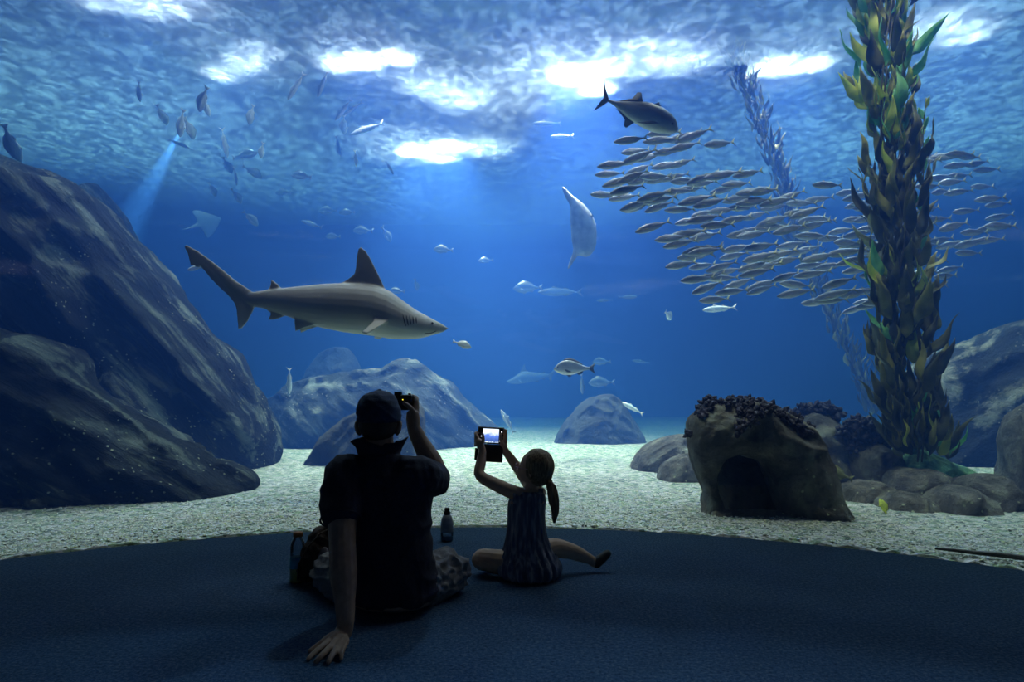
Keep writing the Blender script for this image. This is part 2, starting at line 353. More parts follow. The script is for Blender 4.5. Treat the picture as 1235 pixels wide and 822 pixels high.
def build_rock(name, outline, Y, front, back, mat, label, n=90, amp=.12, scale=1.0, strata=None, ridge=0.0, holes=(), power=.5, parent=None, extra=(), deep=.5):
    pts = [at(px, py, Y) for px, py in outline]
    cx = sum(p.x for p in pts) / len(pts)
    P = [(p.x - cx, p.z) for p in pts]
    H = [[(at(px, py, Y).x - cx, at(px, py, Y).z) for px, py in h] for h in holes]
    V, Fc = inflate(P, front, back, n=n, holes=H, power=power)
    out_v = []
    ca, sa = (math.cos(strata), math.sin(strata)) if strata is not None else (1, 0)
    for x, y, z in V:
        p = Vector((x, y, z)); q = p / scale
        d = amp * (fbm(q + Vector((cx * 3.1, 7.7, Y)), 5) + .55 * (.4 - 2 * abs(noise.noise(q * 2.2 + Vector((Y, 1, cx))))))
        if ridge:
            t = p.x * ca - p.z * sa; s_ = p.x * sa + p.z * ca     # along and across the layers
            r_ = noise.noise(Vector((t * .45, y * 1.4, s_ * 2.3)) / scale + Vector((cx, 3, 1)))
            r2 = noise.noise(Vector((t * 1.0, y * 2.2, s_ * 6.0)) / scale + Vector((cx, 9, 1)))
            d += ridge * (.55 - abs(r_) * 2.0) + ridge * .4 * (.4 - abs(r2) * 2)
        nrm = Vector((0, -1 if y <= 0 else 1, .25)).normalized()
        k = min(1, abs(y) / (.25 * max(front, .01)) + .15)
        p = p + nrm * d * k + Vector((0, 0, d * .35 * (1 - k)))
        out_v.append(p)
    base = parent.location if parent is not None else Vector((0, 0, 0))
    off = Vector((cx, Y, 0)) - base
    if parent is not None: out_v = [v + off for v in out_v]
    o = mesh_obj(name, out_v, Fc, mat, parent)
    ext = max((max(v[i] for v in out_v) - min(v[i] for v in out_v)) for i in (0, 2))
    md = o.modifiers.new('r', 'REMESH'); md.mode = 'VOXEL'; md.voxel_size = ext / (n * 1.6); md.use_smooth_shade = True
    md2 = o.modifiers.new('s', 'SMOOTH'); md2.factor = .5; md2.iterations = 2
    dg = bpy.context.evaluated_depsgraph_get(); me = bpy.data.meshes.new_from_object(o.evaluated_get(dg))
    o.modifiers.clear(); o.data = me
    if not me.materials: me.materials.append(mat)
    me.polygons.foreach_set('use_smooth', [True] * len(me.polygons))
    if parent is None:
        o.location = (cx, Y, 0)
        if label: tag(o, label, 'rock')
    return o
gy = 474
build_rock('boulder', [(-520, 40), (-300, 90), (-120, 150), (-40, 170), (0, 186), (30, 198), (62, 210), (90, 226), (112, 247), (150, 290), (190, 345), (225, 385), (255, 415), (285, 448), (305, 480), (322, 515), (328, 548), (326, 600), (320, 640), (-520, 640)],
           8.0, 1.5, 1.5, M_R_LEFT, 'huge layered dark boulder rising to the frame edge, tallest rock in the tank', n=165, amp=.24, scale=1.3, strata=R(46), ridge=.34)
build_rock('rock', [(88, 236), (98, 218), (114, 215), (130, 230), (152, 262), (180, 320), (180, 700), (60, 700), (60, 300)],
           9.9, .5, .5, M_R_LEFT, 'small rock knob poking up behind the crest of the huge layered boulder', n=40, amp=.05, scale=.8)
build_rock('rock', [(-420, 300), (-200, 345), (-60, 378), (0, 393), (45, 408), (78, 432), (92, 452), (130, 474), (170, 500), (205, 528), (240, 545), (262, 558), (290, 568), (306, 580), (308, 592), (300, 625), (290, 680), (-420, 680)],
           5.95, .85, .8, M_R_LOW, 'low layered dark rock ledge in front of the huge boulder, sloping down to the sand', n=160, amp=.15, scale=.75, strata=R(32), ridge=.24)
build_rock('rock', [(300, 590), (312, 505), (322, 480), (345, 470), (352, 463), (362, 462), (380, 456), (420, 450), (455, 446), (472, 436), (486, 429), (502, 431), (516, 443), (532, 457), (548, 464), (560, 480), (580, 498), (600, 512), (612, 530), (620, 590)],
           11.6, 1.3, 1.3, M_R_MID, 'broad craggy pale-topped rock mass behind the man in the cap', n=120, amp=.22, scale=1.0, strata=R(40), ridge=.18)
build_rock('rock', [(350, 600), (352, 470), (376, 445), (384, 428), (398, 421), (415, 419), (428, 428), (434, 446), (440, 480), (445, 600)],
           14.5, .9, .9, M_R_DARK, 'hazy blue rock peak showing above the back of the broad craggy rock', n=60, amp=.18, scale=.8)
build_rock('rock', [(360, 610), (368, 560), (380, 536), (398, 514), (418, 500), (445, 492), (480, 484), (500, 482), (511, 492), (514, 520), (513, 560), (516, 610)],
           8.3, .45, .5, M_R_DARK, 'dark leaning slab rock directly behind the man\'s cap and shoulders', n=80, amp=.08, scale=.6, strata=R(-50), ridge=.06)
build_rock('rock', [(655, 580), (667, 535), (678, 512), (695, 492), (712, 478), (728, 473), (742, 474), (752, 484), (762, 502), (773, 520), (780, 538), (786, 580)],
           11.9, .9, .9, M_R_DARK, 'lone cone-shaped dark rock standing on far sand above the girl', n=80, amp=.13, scale=.6)
build_rock('rock', [(752, 600), (764, 556), (776, 540), (796, 528), (822, 521), (846, 524), (858, 550), (860, 600)],
           7.5, .45, .5, M_R_RIGHT, 'low grooved rock on the sand behind the left side of the cave rock', n=70, amp=.07, scale=.6, strata=R(-35), ridge=.07)
build_rock('rock', [(786, 620), (792, 572), (803, 556), (824, 545), (850, 541), (866, 560), (866, 620)],
           6.75, .3, .35, M_R_RIGHT, 'small rounded rock touching the left foot of the cave rock', n=60, amp=.05, scale=.4)

def weed_tufts(spots, parent, rnd, size=.03):
    """bushy clumps of stubby branching seaweed"""
    ico = [(0, 0, 1), (.89, 0, .45), (.28, .85, .45), (-.72, .53, .45), (-.72, -.53, .45), (.28, -.85, .45), (.72, .53, -.45), (-.28, .85, -.45), (-.89, 0, -.45), (-.28, -.85, -.45), (.72, -.53, -.45), (0, 0, -1)]
    IF = [(0, 1, 2), (0, 2, 3), (0, 3, 4), (0, 4, 5), (0, 5, 1), (1, 6, 2), (2, 7, 3), (3, 8, 4), (4, 9, 5), (5, 10, 1), (2, 6, 7), (3, 7, 8), (4, 8, 9), (5, 9, 10), (1, 10, 6), (11, 7, 6), (11, 8, 7), (11, 9, 8), (11, 10, 9), (11, 6, 10)]
    for (c, r) in spots:
        V = [c + Vector(v) * r * .55 for v in ico]; Fc = list(IF)
        for _ in range(int(30 * (r / .06) ** 2) + 8):
            d = Vector((rnd.gauss(0, 1), rnd.gauss(0, 1), rnd.gauss(.3, .8))).normalized()
            q = c + d * r * rnd.uniform(.3, 1.0); s = size * rnd.uniform(.3, .8); ln = rnd.uniform(1.0, 2.2)
            b0 = len(V); mtx = d.to_track_quat('Z', 'Y').to_matrix()
            for v in ico: V.append(q + mtx @ Vector((v[0] * s, v[1] * s, v[2] * s * ln)))
            Fc += [(a + b0, b_ + b0, c_ + b0) for a, b_, c_ in IF]
        mesh_obj('seaweed', [v - parent.location for v in V], Fc, M_WEED, parent, smooth=False)
rnd = random.Random(3)
# the cave boulder
cave = empty('boulder', Vector((1.92, 4.9, 0)), 'brown cave boulder with a dark hollow and seaweed on top, beside the window', 'rock')
cave_front = build_rock('front_wall', [(838, 640), (850, 612), (850, 592), (838, 565), (830, 530), (829, 506), (842, 492), (862, 484), (885, 479), (912, 484), (936, 492), (962, 505), (980, 522), (992, 545), (1000, 572), (1010, 600), (1022, 622), (1032, 640), (1025, 690), (985, 690), (958, 650), (946, 625), (936, 605), (926, 575), (915, 553), (888, 546), (868, 553), (862, 580), (870, 606), (878, 622), (878, 690), (838, 690)],
           4.85, .30, .3, M_R_RIGHT, None, n=120, amp=.07, scale=.35, parent=cave, power=.42)
build_rock('back_wall', [(845, 690), (850, 590), (845, 545), (850, 510), (880, 496), (930, 500), (965, 520), (985, 560), (1000, 600), (1008, 690)],
           5.22, .30, .3, M_R_DARK, None, n=60, amp=.05, scale=.3, parent=cave)  # darker rock than the front wall, standing in for shade in the hollow
build_rock('foot', [(848, 700), (852, 622), (868, 613), (900, 614), (930, 612), (960, 620), (990, 634), (1000, 700)],
           4.72, .2, .2, M_R_RIGHT, None, n=60, amp=.05, scale=.25, parent=cave)
spots = []
for px, py, r in [(852, 487, .05), (846, 495, .04), (858, 480, .03), (885, 482, .05), (900, 484, .06), (915, 488, .07), (903, 497, .05), (928, 492, .06), (942, 498, .06), (958, 506, .06), (970, 514, .05), (900, 508, .04), (896, 516, .035), (935, 504, .04), (830, 520, .02)]:
    spots.append((at(px, py, 4.85 - rnd.uniform(.0, .12)) + Vector((0, 0, -.02)), r * 1.15))
for px, py, r in [(990, 572, .03), (1000, 590, .03), (1006, 604, .03), (1013, 616, .025), (1017, 622, .02)]: spots.append((at(px, py, 4.8), r))
bpy.context.view_layer.update()
eye0 = Vector((0, 0, EYE)) - cave.location
for px, py, r in [(893, 489, .05), (903, 493, .055), (912, 498, .05), (897, 500, .05), (905, 508, .045), (896, 513, .04), (893, 520, .035), (880, 487, .045), (868, 486, .04), (925, 494, .05), (938, 500, .05), (947, 507, .045), (856, 492, .05), (846, 500, .04), (960, 512, .045), (972, 522, .035)]:
    d_ = (at(px, py, 5) - Vector((0, 0, EYE))).normalized()
    ok, loc, nr, _i = cave_front.ray_cast(eye0, d_)
    if ok: spots.append((loc + cave.location, r))
weed_tufts(spots, cave, rnd, .028)
r1 = build_rock('rock', [(936, 640), (940, 540), (950, 508), (972, 496), (1000, 498), (1018, 512), (1028, 535), (1036, 560), (1038, 640)],
           6.5, .4, .4, M_R_RIGHT, 'tall rounded rock right behind the cave boulder, seaweed crown on top', n=80, amp=.08, scale=.5)
weed_tufts([(at(px, py, 6.45), r) for px, py, r in [(955, 503, .08), (968, 497, .08), (982, 494, .08), (996, 495, .08), (1008, 499, .07), (946, 512, .07), (960, 512, .06)]], r1, rnd, .04)
r2 = build_rock('rock', [(1012, 640), (1016, 560), (1020, 526), (1036, 518), (1056, 528), (1072, 540), (1086, 556), (1092, 580), (1092, 640)],
           6.3, .4, .4, M_R_RIGHT, 'dark rock left of the kelp foot, draped with purple-black seaweed', n=80, amp=.08, scale=.5)
weed_tufts([(at(px, py, 6.15), r) for px, py, r in [(1024, 518, .08), (1036, 512, .09), (1050, 518, .09), (1034, 528, .09), (1052, 534, .08), (1062, 540, .07), (1042, 545, .06), (1066, 528, .06), (1030, 540, .06)]], r2, rnd, .04)
for ol, Y, fr, mt_, lb in [
    ([(1068, 640), (1072, 580), (1084, 568), (1104, 563), (1132, 567), (1150, 578), (1156, 600), (1150, 640)], 5.75, .35, M_R_RIGHT, 'dark creased boulder at the foot of the tall kelp'),
    ([(1000, 640), (1008, 596), (1018, 584), (1040, 578), (1062, 581), (1080, 592), (1086, 640)], 5.5, .25, M_R_RIGHT, 'flat greyish rock behind the small yellow fish'),
    ([(1046, 660), (1056, 610), (1070, 598), (1092, 592), (1114, 600), (1128, 611), (1134, 622), (1130, 660)], 5.15, .25, M_R_RIGHT, 'rounded grey-green rock just right of the small yellow fish'),
    ([(1112, 670), (1120, 608), (1132, 590), (1154, 583), (1180, 590), (1200, 606), (1210, 625), (1206, 670)], 5.1, .3, M_R_RIGHT, 'smooth round-backed boulder beside the longest boulder on the right-hand sand'),
    ([(1150, 680), (1156, 590), (1170, 574), (1192, 568), (1212, 576), (1226, 594), (1238, 615), (1250, 640), (1250, 680)], 5.25, .35, M_R_RIGHT, 'long sloping brown boulder below the green-coated rock, ending near the frame'),
    ([(1080, 620), (1084, 560), (1090, 545), (1102, 540), (1122, 546), (1150, 558), (1172, 570), (1186, 584), (1186, 620)], 6.1, .35, M_R_GREEN, 'pale green coated rock just behind the base of the tall kelp'),
    ([(1208, 700), (1214, 560), (1218, 520), (1224, 500), (1240, 486), (1300, 470), (1400, 480), (1400, 700)], 5.8, .45, M_R_RIGHT, 'upright rock cut off by the right frame edge, in front of the patchy cliff')]:
    build_rock('rock', ol, Y, fr, fr, mt_, lb, n=80, amp=.06, scale=.4)
build_rock('rock', [(1085, 640), (1095, 520), (1118, 450), (1132, 428), (1160, 418), (1190, 402), (1215, 388), (1250, 380), (1330, 362), (1500, 350), (1600, 640)],
           8.6, 1.3, 1.2, M_R_PATCH, 'large shadowy rock with pale patches behind the tall kelp', n=120, amp=.2, scale=.9)

# gravel: loose shell bits in front, by the window
rnd = random.Random(11)
V = []; Fc = []
for _ in range(16000):
    a = rnd.uniform(-R(52), R(50)); r = ARC_R + .07 + abs(rnd.gauss(0, 1)) * .9
    x = ARC_C[0] + r * math.sin(a); y = ARC_C[1] + r * math.cos(a)
    s = rnd.uniform(.004, .011); z = sand_z(x, y) + s * .3; th = rnd.uniform(0, 6.28); t2 = rnd.uniform(-.5, .5)
    u = Vector((math.cos(th), math.sin(th), t2)).normalized() * s * rnd.uniform(1, 2); v_ = Vector((-math.sin(th), math.cos(th), -t2)).normalized() * s
    wv = Vector((0, 0, 1)) * s * .6; c = Vector((x, y, z)); b0 = len(V)
    V += [c + u, c + v_, c - u, c - v_, c + wv, c - wv]
    Fc += [(b0, b0 + 1, b0 + 4), (b0 + 1, b0 + 2, b0 + 4), (b0 + 2, b0 + 3, b0 + 4), (b0 + 3, b0, b0 + 4)]
m, nt, out = nodes('shell_bits')
tc = N(nt, 'ShaderNodeTexCoord')
nn = N(nt, 'ShaderNodeTexNoise', {'Vector': tc.outputs['Object'], 'Scale': 45.0, 'Detail': 2.0})
c = ramp(nt, nn.outputs[0], [(0.30, (.10, .14, .12)), (0.45, (.50, .54, .48)), (0.55, (.78, .76, .74)), (0.68, (.50, .58, .28))])
b = N(nt, 'ShaderNodeBsdfPrincipled', {'Base Color': c, 'Roughness': 0.8}); nt.links.new(b.outputs[0], out.inputs[0])
o = mesh_obj('gravel', V, Fc, m, smooth=False); tag(o, 'loose pale shell gravel strewn on the sand along the window', 'gravel', kind='stuff')
# thin dark cable lying on the gravel
def tube(path, rad, seg=10, cap=True):
    V = []; Fc = []; n = len(path)
    path = [Vector(p) for p in path]
    rads = rad if isinstance(rad, (list, tuple)) else [rad] * n
    t0 = (path[1] - path[0]).normalized(); up = Vector((0, 0, 1)) if abs(t0.z) < .9 else Vector((0, 1, 0))
    u = (up - t0 * up.dot(t0)).normalized()
    for i, p in enumerate(path):
        t = (path[min(i + 1, n - 1)] - path[max(i - 1, 0)]).normalized()
        u = (u - t * u.dot(t)).normalized(); v_ = t.cross(u); r = rads[i]
        rx, rz = r if isinstance(r, tuple) else (r, r)
        for k in range(seg):
            a = 2 * math.pi * k / seg; V.append(p + v_ * math.cos(a) * rx + u * math.sin(a) * rz)
    for i in range(n - 1):
        for k in range(seg):
            a = i * seg + k; b_ = i * seg + (k + 1) % seg; Fc.append((a, b_, b_ + seg, a + seg))
    if cap:
        Fc.append(tuple(range(seg))[::-1]); Fc.append(tuple(range((n - 1) * seg, n * seg)))
    return V, Fc
M_CABLE = plain('dark_rubber', (.02, .022, .03), rough=.5)
pts = [on_ground(px, py, .03) for px, py in [(1128, 661), (1150, 663), (1175, 666), (1200, 668), (1225, 671), (1260, 676)]]
V, Fc = tube(pts, [.006, .009, .011, .013, .014, .014]); tag(mesh_obj('cable', V, Fc, M_CABLE), 'thin dark cable lying on the gravel by the window, right of the rocks', 'cable')
# ------------------------------------------------------------------ kelp
def leaf_material(name, col, col2, trans=.35):
    m, nt, out = nodes(name)
    tc = N(nt, 'ShaderNodeTexCoord')
    n = N(nt, 'ShaderNodeTexNoise', {'Vector': tc.outputs['Object'], 'Scale': 7.0, 'Detail': 3.0})
    c = ramp(nt, n.outputs[0], [(0.35, col), (0.65, col2)])
    b = N(nt, 'ShaderNodeBsdfPrincipled', {'Base Color': c, 'Roughness': 0.5})
    t = N(nt, 'ShaderNodeBsdfTranslucent', {'Color': c})
    mx = N(nt, 'ShaderNodeMixShader', {0: trans, 1: b.outputs[0], 2: t.outputs[0]})
    nt.links.new(mx.outputs[0], out.inputs[0]); return m
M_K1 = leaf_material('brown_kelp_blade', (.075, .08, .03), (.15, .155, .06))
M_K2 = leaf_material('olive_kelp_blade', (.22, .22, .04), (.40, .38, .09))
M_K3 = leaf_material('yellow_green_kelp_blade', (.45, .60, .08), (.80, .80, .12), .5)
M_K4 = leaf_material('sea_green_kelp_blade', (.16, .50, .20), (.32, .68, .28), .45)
M_STEM = plain('kelp_stem', (.09, .08, .03), rough=.6)
def path_at(path, t):
    s = t * (len(path) - 1); i = min(int(s), len(path) - 2); f = s - i
    return path[i].lerp(path[i + 1], f)
def kelp(path, n_leaf, spread, leaf, rnd, parent, green, wide=.22, n_stem=3, tmin=0.0, lean=(.3, .75), foliage='foliage'):
    V = []; Fc = []; MI = []
    loc = parent.location if parent.name in ('kelp', 'kelp.001') else Vector((0, 0, 0))
    for s in range(n_stem):
        ph = rnd.uniform(0, 6); pts = []
        for i in range(28):
            t = i / 27; p = path_at(path, t); a = ph + t * 9
            pts.append(p + Vector((math.cos(a), math.sin(a), 0)) * spread * .35 * (0 if n_stem == 1 else 1) - loc)
        v, f = tube(pts, .008 if n_stem > 1 else .005, 6); b0 = len(V)
        V += v; Fc += [tuple(q + b0 for q in g) for g in f]
    mesh_obj('stem', V, Fc, M_STEM, parent)
    V = []; Fc = []
    for k in range(n_leaf):
        t = tmin + (1 - tmin) * (k + rnd.random()) / n_leaf
        base = path_at(path, t); sp = spread(t) if callable(spread) else spread
        a = rnd.uniform(0, 2 * math.pi); side = Vector((math.cos(a), math.sin(a) * .8, 0))
        base = base + side * sp * rnd.uniform(.0, 1.0) - loc
        L = leaf * rnd.uniform(.7, 1.25); W = L * wide * rnd.uniform(.8, 1.2); ln = rnd.uniform(*lean)
        d = (side * ln + Vector((0, 0, 1))).normalized()
        wd = d.cross(Vector((rnd.gauss(0, 1), rnd.gauss(0, 1), rnd.gauss(0, .4)))).normalized()
        nr = d.cross(wd); bend = rnd.uniform(-.45, .15) * L; b0 = len(V); ns = 8; ph = rnd.uniform(0, 6)
        for i in range(ns + 1):
            s = i / ns; w_ = W * (math.sin(math.pi * s ** .62) ** .9 * (1.15 - .45 * s) if 0 < s < 1 else .03) * .5
            c = base + d * L * s + side * bend * s * s + nr * .02 * math.sin(s * 7 + ph)
            cup = nr * w_ * .35
            V += [c - wd * w_ + cup * math.sin(3 * s + ph), c - cup * .2, c + wd * w_ + cup * math.cos(4 * s + ph)]
        for i in range(ns):
            q = b0 + i * 3; Fc += [(q, q + 1, q + 4, q + 3), (q + 1, q + 2, q + 5, q + 4)]
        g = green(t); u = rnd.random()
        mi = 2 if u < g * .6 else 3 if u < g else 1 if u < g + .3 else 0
        MI += [mi] * (2 * ns)
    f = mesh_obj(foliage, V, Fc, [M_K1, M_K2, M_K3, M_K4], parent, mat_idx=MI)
    md = f.modifiers.new('thick', 'SOLIDIFY'); md.thickness = .0025
    return f
rnd = random.Random(21)
K = [(1112, 556), (1104, 520), (1094, 470), (1088, 410), (1084, 350), (1084, 290), (1083, 230), (1078, 170), (1072, 110), (1068, 50), (1066, 0), (1064, -60), (1060, -110)]
path = [at(px, py, 5.9) for px, py in K]
kp = empty('kelp', (path[0].x, 5.9, 0), 'tall olive and yellow-green kelp rising from the rocks past the top of the window', 'seaweed')
def kelp_group():
    kelp(path, 620, .27, .36, rnd, kp, lambda t: .55 if .56 < t < .80 else .25 if t >= .80 else .08, wide=.25, n_stem=3, lean=(.1, .95))  # light through the upper kelp put into colour: more bright blades there
    q = [at(px, py, 5.8) for px, py in [(1104, 345), (1110, 300), (1112, 250), (1114, 200), (1113, 160), (1117, 118)]]
    V = []; fr_ = tag(bpy.data.objects.new('side_frond', None)); COL.objects.link(fr_); fr_.parent = kp
    V, Fc = tube([p - kp.location for p in [path_at(q, i / 14) for i in range(15)]], .006, 6)
    st = mesh_obj('stem', V, Fc, M_STEM, fr_)
    V2 = []; Fc2 = []; MI = []
    rr = random.Random(4)
    for k in range(16):
        t = k / 16; b = path_at(q, t) - kp.location; sd = 1 if k % 2 else -1
        L = .22 * (1 - .5 * t); d = Vector((sd * .35, rr.uniform(-.2, .2), 1)).normalized(); wd = d.cross(Vector((.4 * sd, -1, 0))).normalized(); b0 = len(V2)
        for i in range(7):
            s = i / 6; w_ = .024 * math.sin(math.pi * max(.02, min(.98, s)))
            c = b + d * L * s; V2 += [c - wd * w_, c + Vector((0, .006, 0)), c + wd * w_]
        for i in range(6):
            z = b0 + i * 3; Fc2 += [(z, z + 1, z + 4, z + 3), (z + 1, z + 2, z + 5, z + 4)]
        MI += [rr.choice([1, 3, 3, 2])] * 12
    lf = mesh_obj('foliage', V2, Fc2, [M_K1, M_K2, M_K3, M_K4], fr_, mat_idx=MI)
    lf.modifiers.new('thick', 'SOLIDIFY').thickness = .002
kelp_group()
K2 = [(1052, 500), (1045, 470), (1030, 435), (1008, 395), (985, 345), (968, 300), (950, 250), (938, 210), (922, 165), (905, 120), (892, 90), (884, 66)]
path2 = [at(px, py, 10.2) for px, py in K2]
kp2 = empty('kelp', (path2[0].x, 10.2, 0), 'distant hazy kelp strand leaning diagonally behind the fish school', 'seaweed')
kelp(path2, 460, .15, .30, random.Random(8), kp2, lambda t: .0, wide=.2, n_stem=2, lean=(.2, .6))

# ------------------------------------------------------------------ fish
def fish_material(name, back, side, belly, rough=.35, zr=(-.1, .1), metal=.3, var=.2, vscale=18):
    m, nt, out = nodes(name)
    tc = N(nt, 'ShaderNodeTexCoord')
    sx = N(nt, 'ShaderNodeSeparateXYZ', {0: tc.outputs['Object']})
    nz = N(nt, 'ShaderNodeTexNoise', {'Vector': tc.outputs['Object'], 'Scale': vscale, 'Detail': 3.0})
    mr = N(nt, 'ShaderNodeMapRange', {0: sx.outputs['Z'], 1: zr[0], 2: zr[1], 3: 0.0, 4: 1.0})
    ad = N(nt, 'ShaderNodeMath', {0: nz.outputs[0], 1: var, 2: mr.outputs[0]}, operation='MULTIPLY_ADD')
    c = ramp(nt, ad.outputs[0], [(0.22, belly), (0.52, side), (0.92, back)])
    b = N(nt, 'ShaderNodeBsdfPrincipled', {'Base Color': c, 'Roughness': rough, 'Metallic': metal})
    nt.links.new(b.outputs[0], out.inputs[0]); return m
def loft_fish(L, prof, seg=12, fins=(), squash=2.0):
    """prof: (s along body from the nose, top, bottom, half width), all in fractions of L; fins: (outline in (s, z), thickness, y offset, tilt) ; nose at +x"""
    V = []; Fc = []
    for s, t, b_, hw in prof:
        zc = (t + b_) / 2 * L; hz = (t - b_) / 2 * L
        for k in range(seg):
            a = 2 * math.pi * k / seg; V.append(Vector(((.5 - s) * L, math.cos(a) * hw * L, zc + math.sin(a) * hz)))
    n = len(prof)
    for i in range(n - 1):
        for k in range(seg):
            a = i * seg + k; b_ = i * seg + (k + 1) % seg; Fc.append((a, a + seg, b_ + seg, b_))
    Fc.append(tuple(range(seg))); Fc.append(tuple(range((n - 1) * seg, n * seg))[::-1])
    nb = len(Fc)
    for ol, th, y0, tilt in fins:
        m_ = len(ol); b0 = len(V); cx = sum(p[0] for p in ol) / m_; cz = sum(p[1] for p in ol) / m_; z0 = ol[0][1]
        for sgn in (1, -1):
            for s, z in ol: V.append(Vector(((.5 - s) * L, (y0 + (z - z0) * tilt) * L + sgn * th * L * .15, z * L)))
        for sgn in (1, -1): V.append(Vector(((.5 - cx) * L, (y0 + (cz - z0) * tilt) * L + sgn * th * L * .5, cz * L)))
        for i in range(m_):
            j = (i + 1) % m_
            Fc += [(b0 + i, b0 + j, b0 + 2 * m_), (b0 + m_ + j, b0 + m_ + i, b0 + 2 * m_ + 1), (b0 + j, b0 + i, b0 + m_ + i, b0 + m_ + j)]
    return V, Fc, nb
def orient(o, px, py, Y, ang, yaw=0, roll=0, scale=1.0):
    """head direction in the picture plane (0 right, 90 up, 180 left), turned by yaw away from it, rolled about its own length"""
    a = R(ang); y = R(yaw)
    x = Vector((math.cos(a) * math.cos(y), math.sin(y), math.sin(a) * math.cos(y)))
    up = Vector((-math.sin(a), 0, math.cos(a)));  up = up if (up.z > 0 or (abs(up.z) < .01 and up.x > 0)) else -up
    z = (up - x * up.dot(x)).normalized(); yy = z.cross(x)
    o.matrix_world = Matrix.Translation(at(px, py, Y)) @ Matrix((x, yy, z)).transposed().to_4x4() @ Matrix.Rotation(R(roll), 4, 'X') @ Matrix.Scale(scale, 4)
SLIM = [(0, .004, -.006, .003), (.03, .025, -.03, .018), (.09, .050, -.055, .035), (.18, .075, -.078, .050), (.32, .092, -.095, .058), (.46, .088, -.09, .055), (.60, .068, -.068, .042), (.72, .043, -.042, .026), (.80, .022, -.020, .013), (.86, .014, -.013, .008)]
SLIM_F = [([(.84, 0), (.90, .03), (1.01, .115), (.965, .04), (.93, 0), (.965, -.04), (1.01, -.115), (.90, -.03)], .014, 0, 0),
          ([(.30, .085), (.34, .135), (.42, .105), (.50, .085)], .01, 0, 0), ([(.56, .07), (.60, .10), (.78, .03), (.70, .04)], .01, 0, 0), ([(.56, -.07), (.60, -.10), (.78, -.03), (.70, -.04)], .01, 0, 0),
          ([(.22, -.01), (.30, -.02), (.38, -.05), (.27, -.04)], .01, .055, -.3), ([(.22, -.01), (.30, -.02), (.38, -.05), (.27, -.04)], .01, -.055, .3)]
DEEP = [(0, .0, -.03, .006), (.03, .04, -.06, .03), (.09, .10, -.10, .055), (.17, .165, -.135, .072), (.28, .205, -.165, .082), (.40, .20, -.165, .08), (.52, .165, -.135, .065), (.64, .105, -.085, .045), (.74, .055, -.05, .025), (.82, .035, -.035, .015), (.86, .035, -.035, .01)]
DEEP_F = [([(.83, 0), (.88, .05), (.99, .13), (.965, .05), (.95, 0), (.965, -.05), (.99, -.13), (.88, -.05)], .014, 0, 0),
          ([(.22, .18), (.27, .235), (.38, .25), (.50, .215), (.62, .16), (.68, .11), (.70, .07), (.5, .14)], .012, 0, 0),
          ([(.55, -.11), (.60, -.16), (.68, -.12), (.71, -.06)], .012, 0, 0), ([(.30, -.15), (.36, -.21), (.42, -.19), (.40, -.15)], .012, 0, 0),
          ([(.24, -.03), (.30, -.03), (.43, -.09), (.32, -.10)], .012, .085, -.35), ([(.24, -.03), (.30, -.03), (.43, -.09), (.32, -.10)], .012, -.085, .35)]
def eye_part(parent, loc, r, mat, name='eye'):
    bm = bmesh.new(); bmesh.ops.create_uvsphere(bm, u_segments=10, v_segments=6, radius=r, matrix=Matrix.Translation(loc))
    me = bpy.data.meshes.new(name); bm.to_mesh(me); bm.free(); me.materials.append(mat)
    o = bpy.data.objects.new(name, me); COL.objects.link(o); o.parent = parent; return o
M_EYE = plain('fish_eye', (.01, .01, .012), rough=.15)

# the school
M_SCHOOL = fish_material('school_fish_skin', (.07, .10, .16), (.32, .36, .46), (.68, .70, .76), zr=(-.03, .03), metal=.35)
M_TAIL = plain('yellowish_fin', (.42, .42, .24), rough=.6)
V, Fc, nb = loft_fish(.375, [(s_, t_ * 1.22, b_ * 1.22, h_ * 1.1) for s_, t_, b_, h_ in SLIM], 10, SLIM_F)
fish0 = mesh_obj('school_fish', V, Fc, [M_SCHOOL, M_TAIL], mat_idx=[0] * nb + [1] * (len(Fc) - nb))
rnd = random.Random(5)
MAIN = [(738, 170), (775, 158), (850, 152), (862, 170), (845, 195), (880, 205), (900, 215), (985, 232), (1040, 222), (1100, 235), (1112, 300), (1110, 362), (1050, 376), (1000, 372), (950, 352), (900, 352), (870, 360), (838, 346), (826, 326), (800, 312), (792, 296), (768, 290), (778, 268), (740, 245), (718, 232), (728, 200)]
RIGHT = [(1110, 180), (1165, 182), (1198, 196), (1206, 240), (1216, 268), (1190, 300), (1176, 320), (1140, 345), (1108, 356)]
def scatter(poly, dx, dy, rnd):
    xs = [p[0] for p in poly]; ys = [p[1] for p in poly]; out = []
    y = min(ys) + 4; row = 0
    while y < max(ys):
        x = min(xs) + (dx * .5 if row % 2 else 0)
        while x < max(xs):
            q = (x + rnd.uniform(-.4, .4) * dx, y + rnd.uniform(-.45, .45) * dy)
            if poly_mask(poly, np.array([[q[0]]]), np.array([[q[1]]]))[0, 0] and rnd.random() > .06: out.append(q)
            x += dx
        y += dy; row += 1
    return out
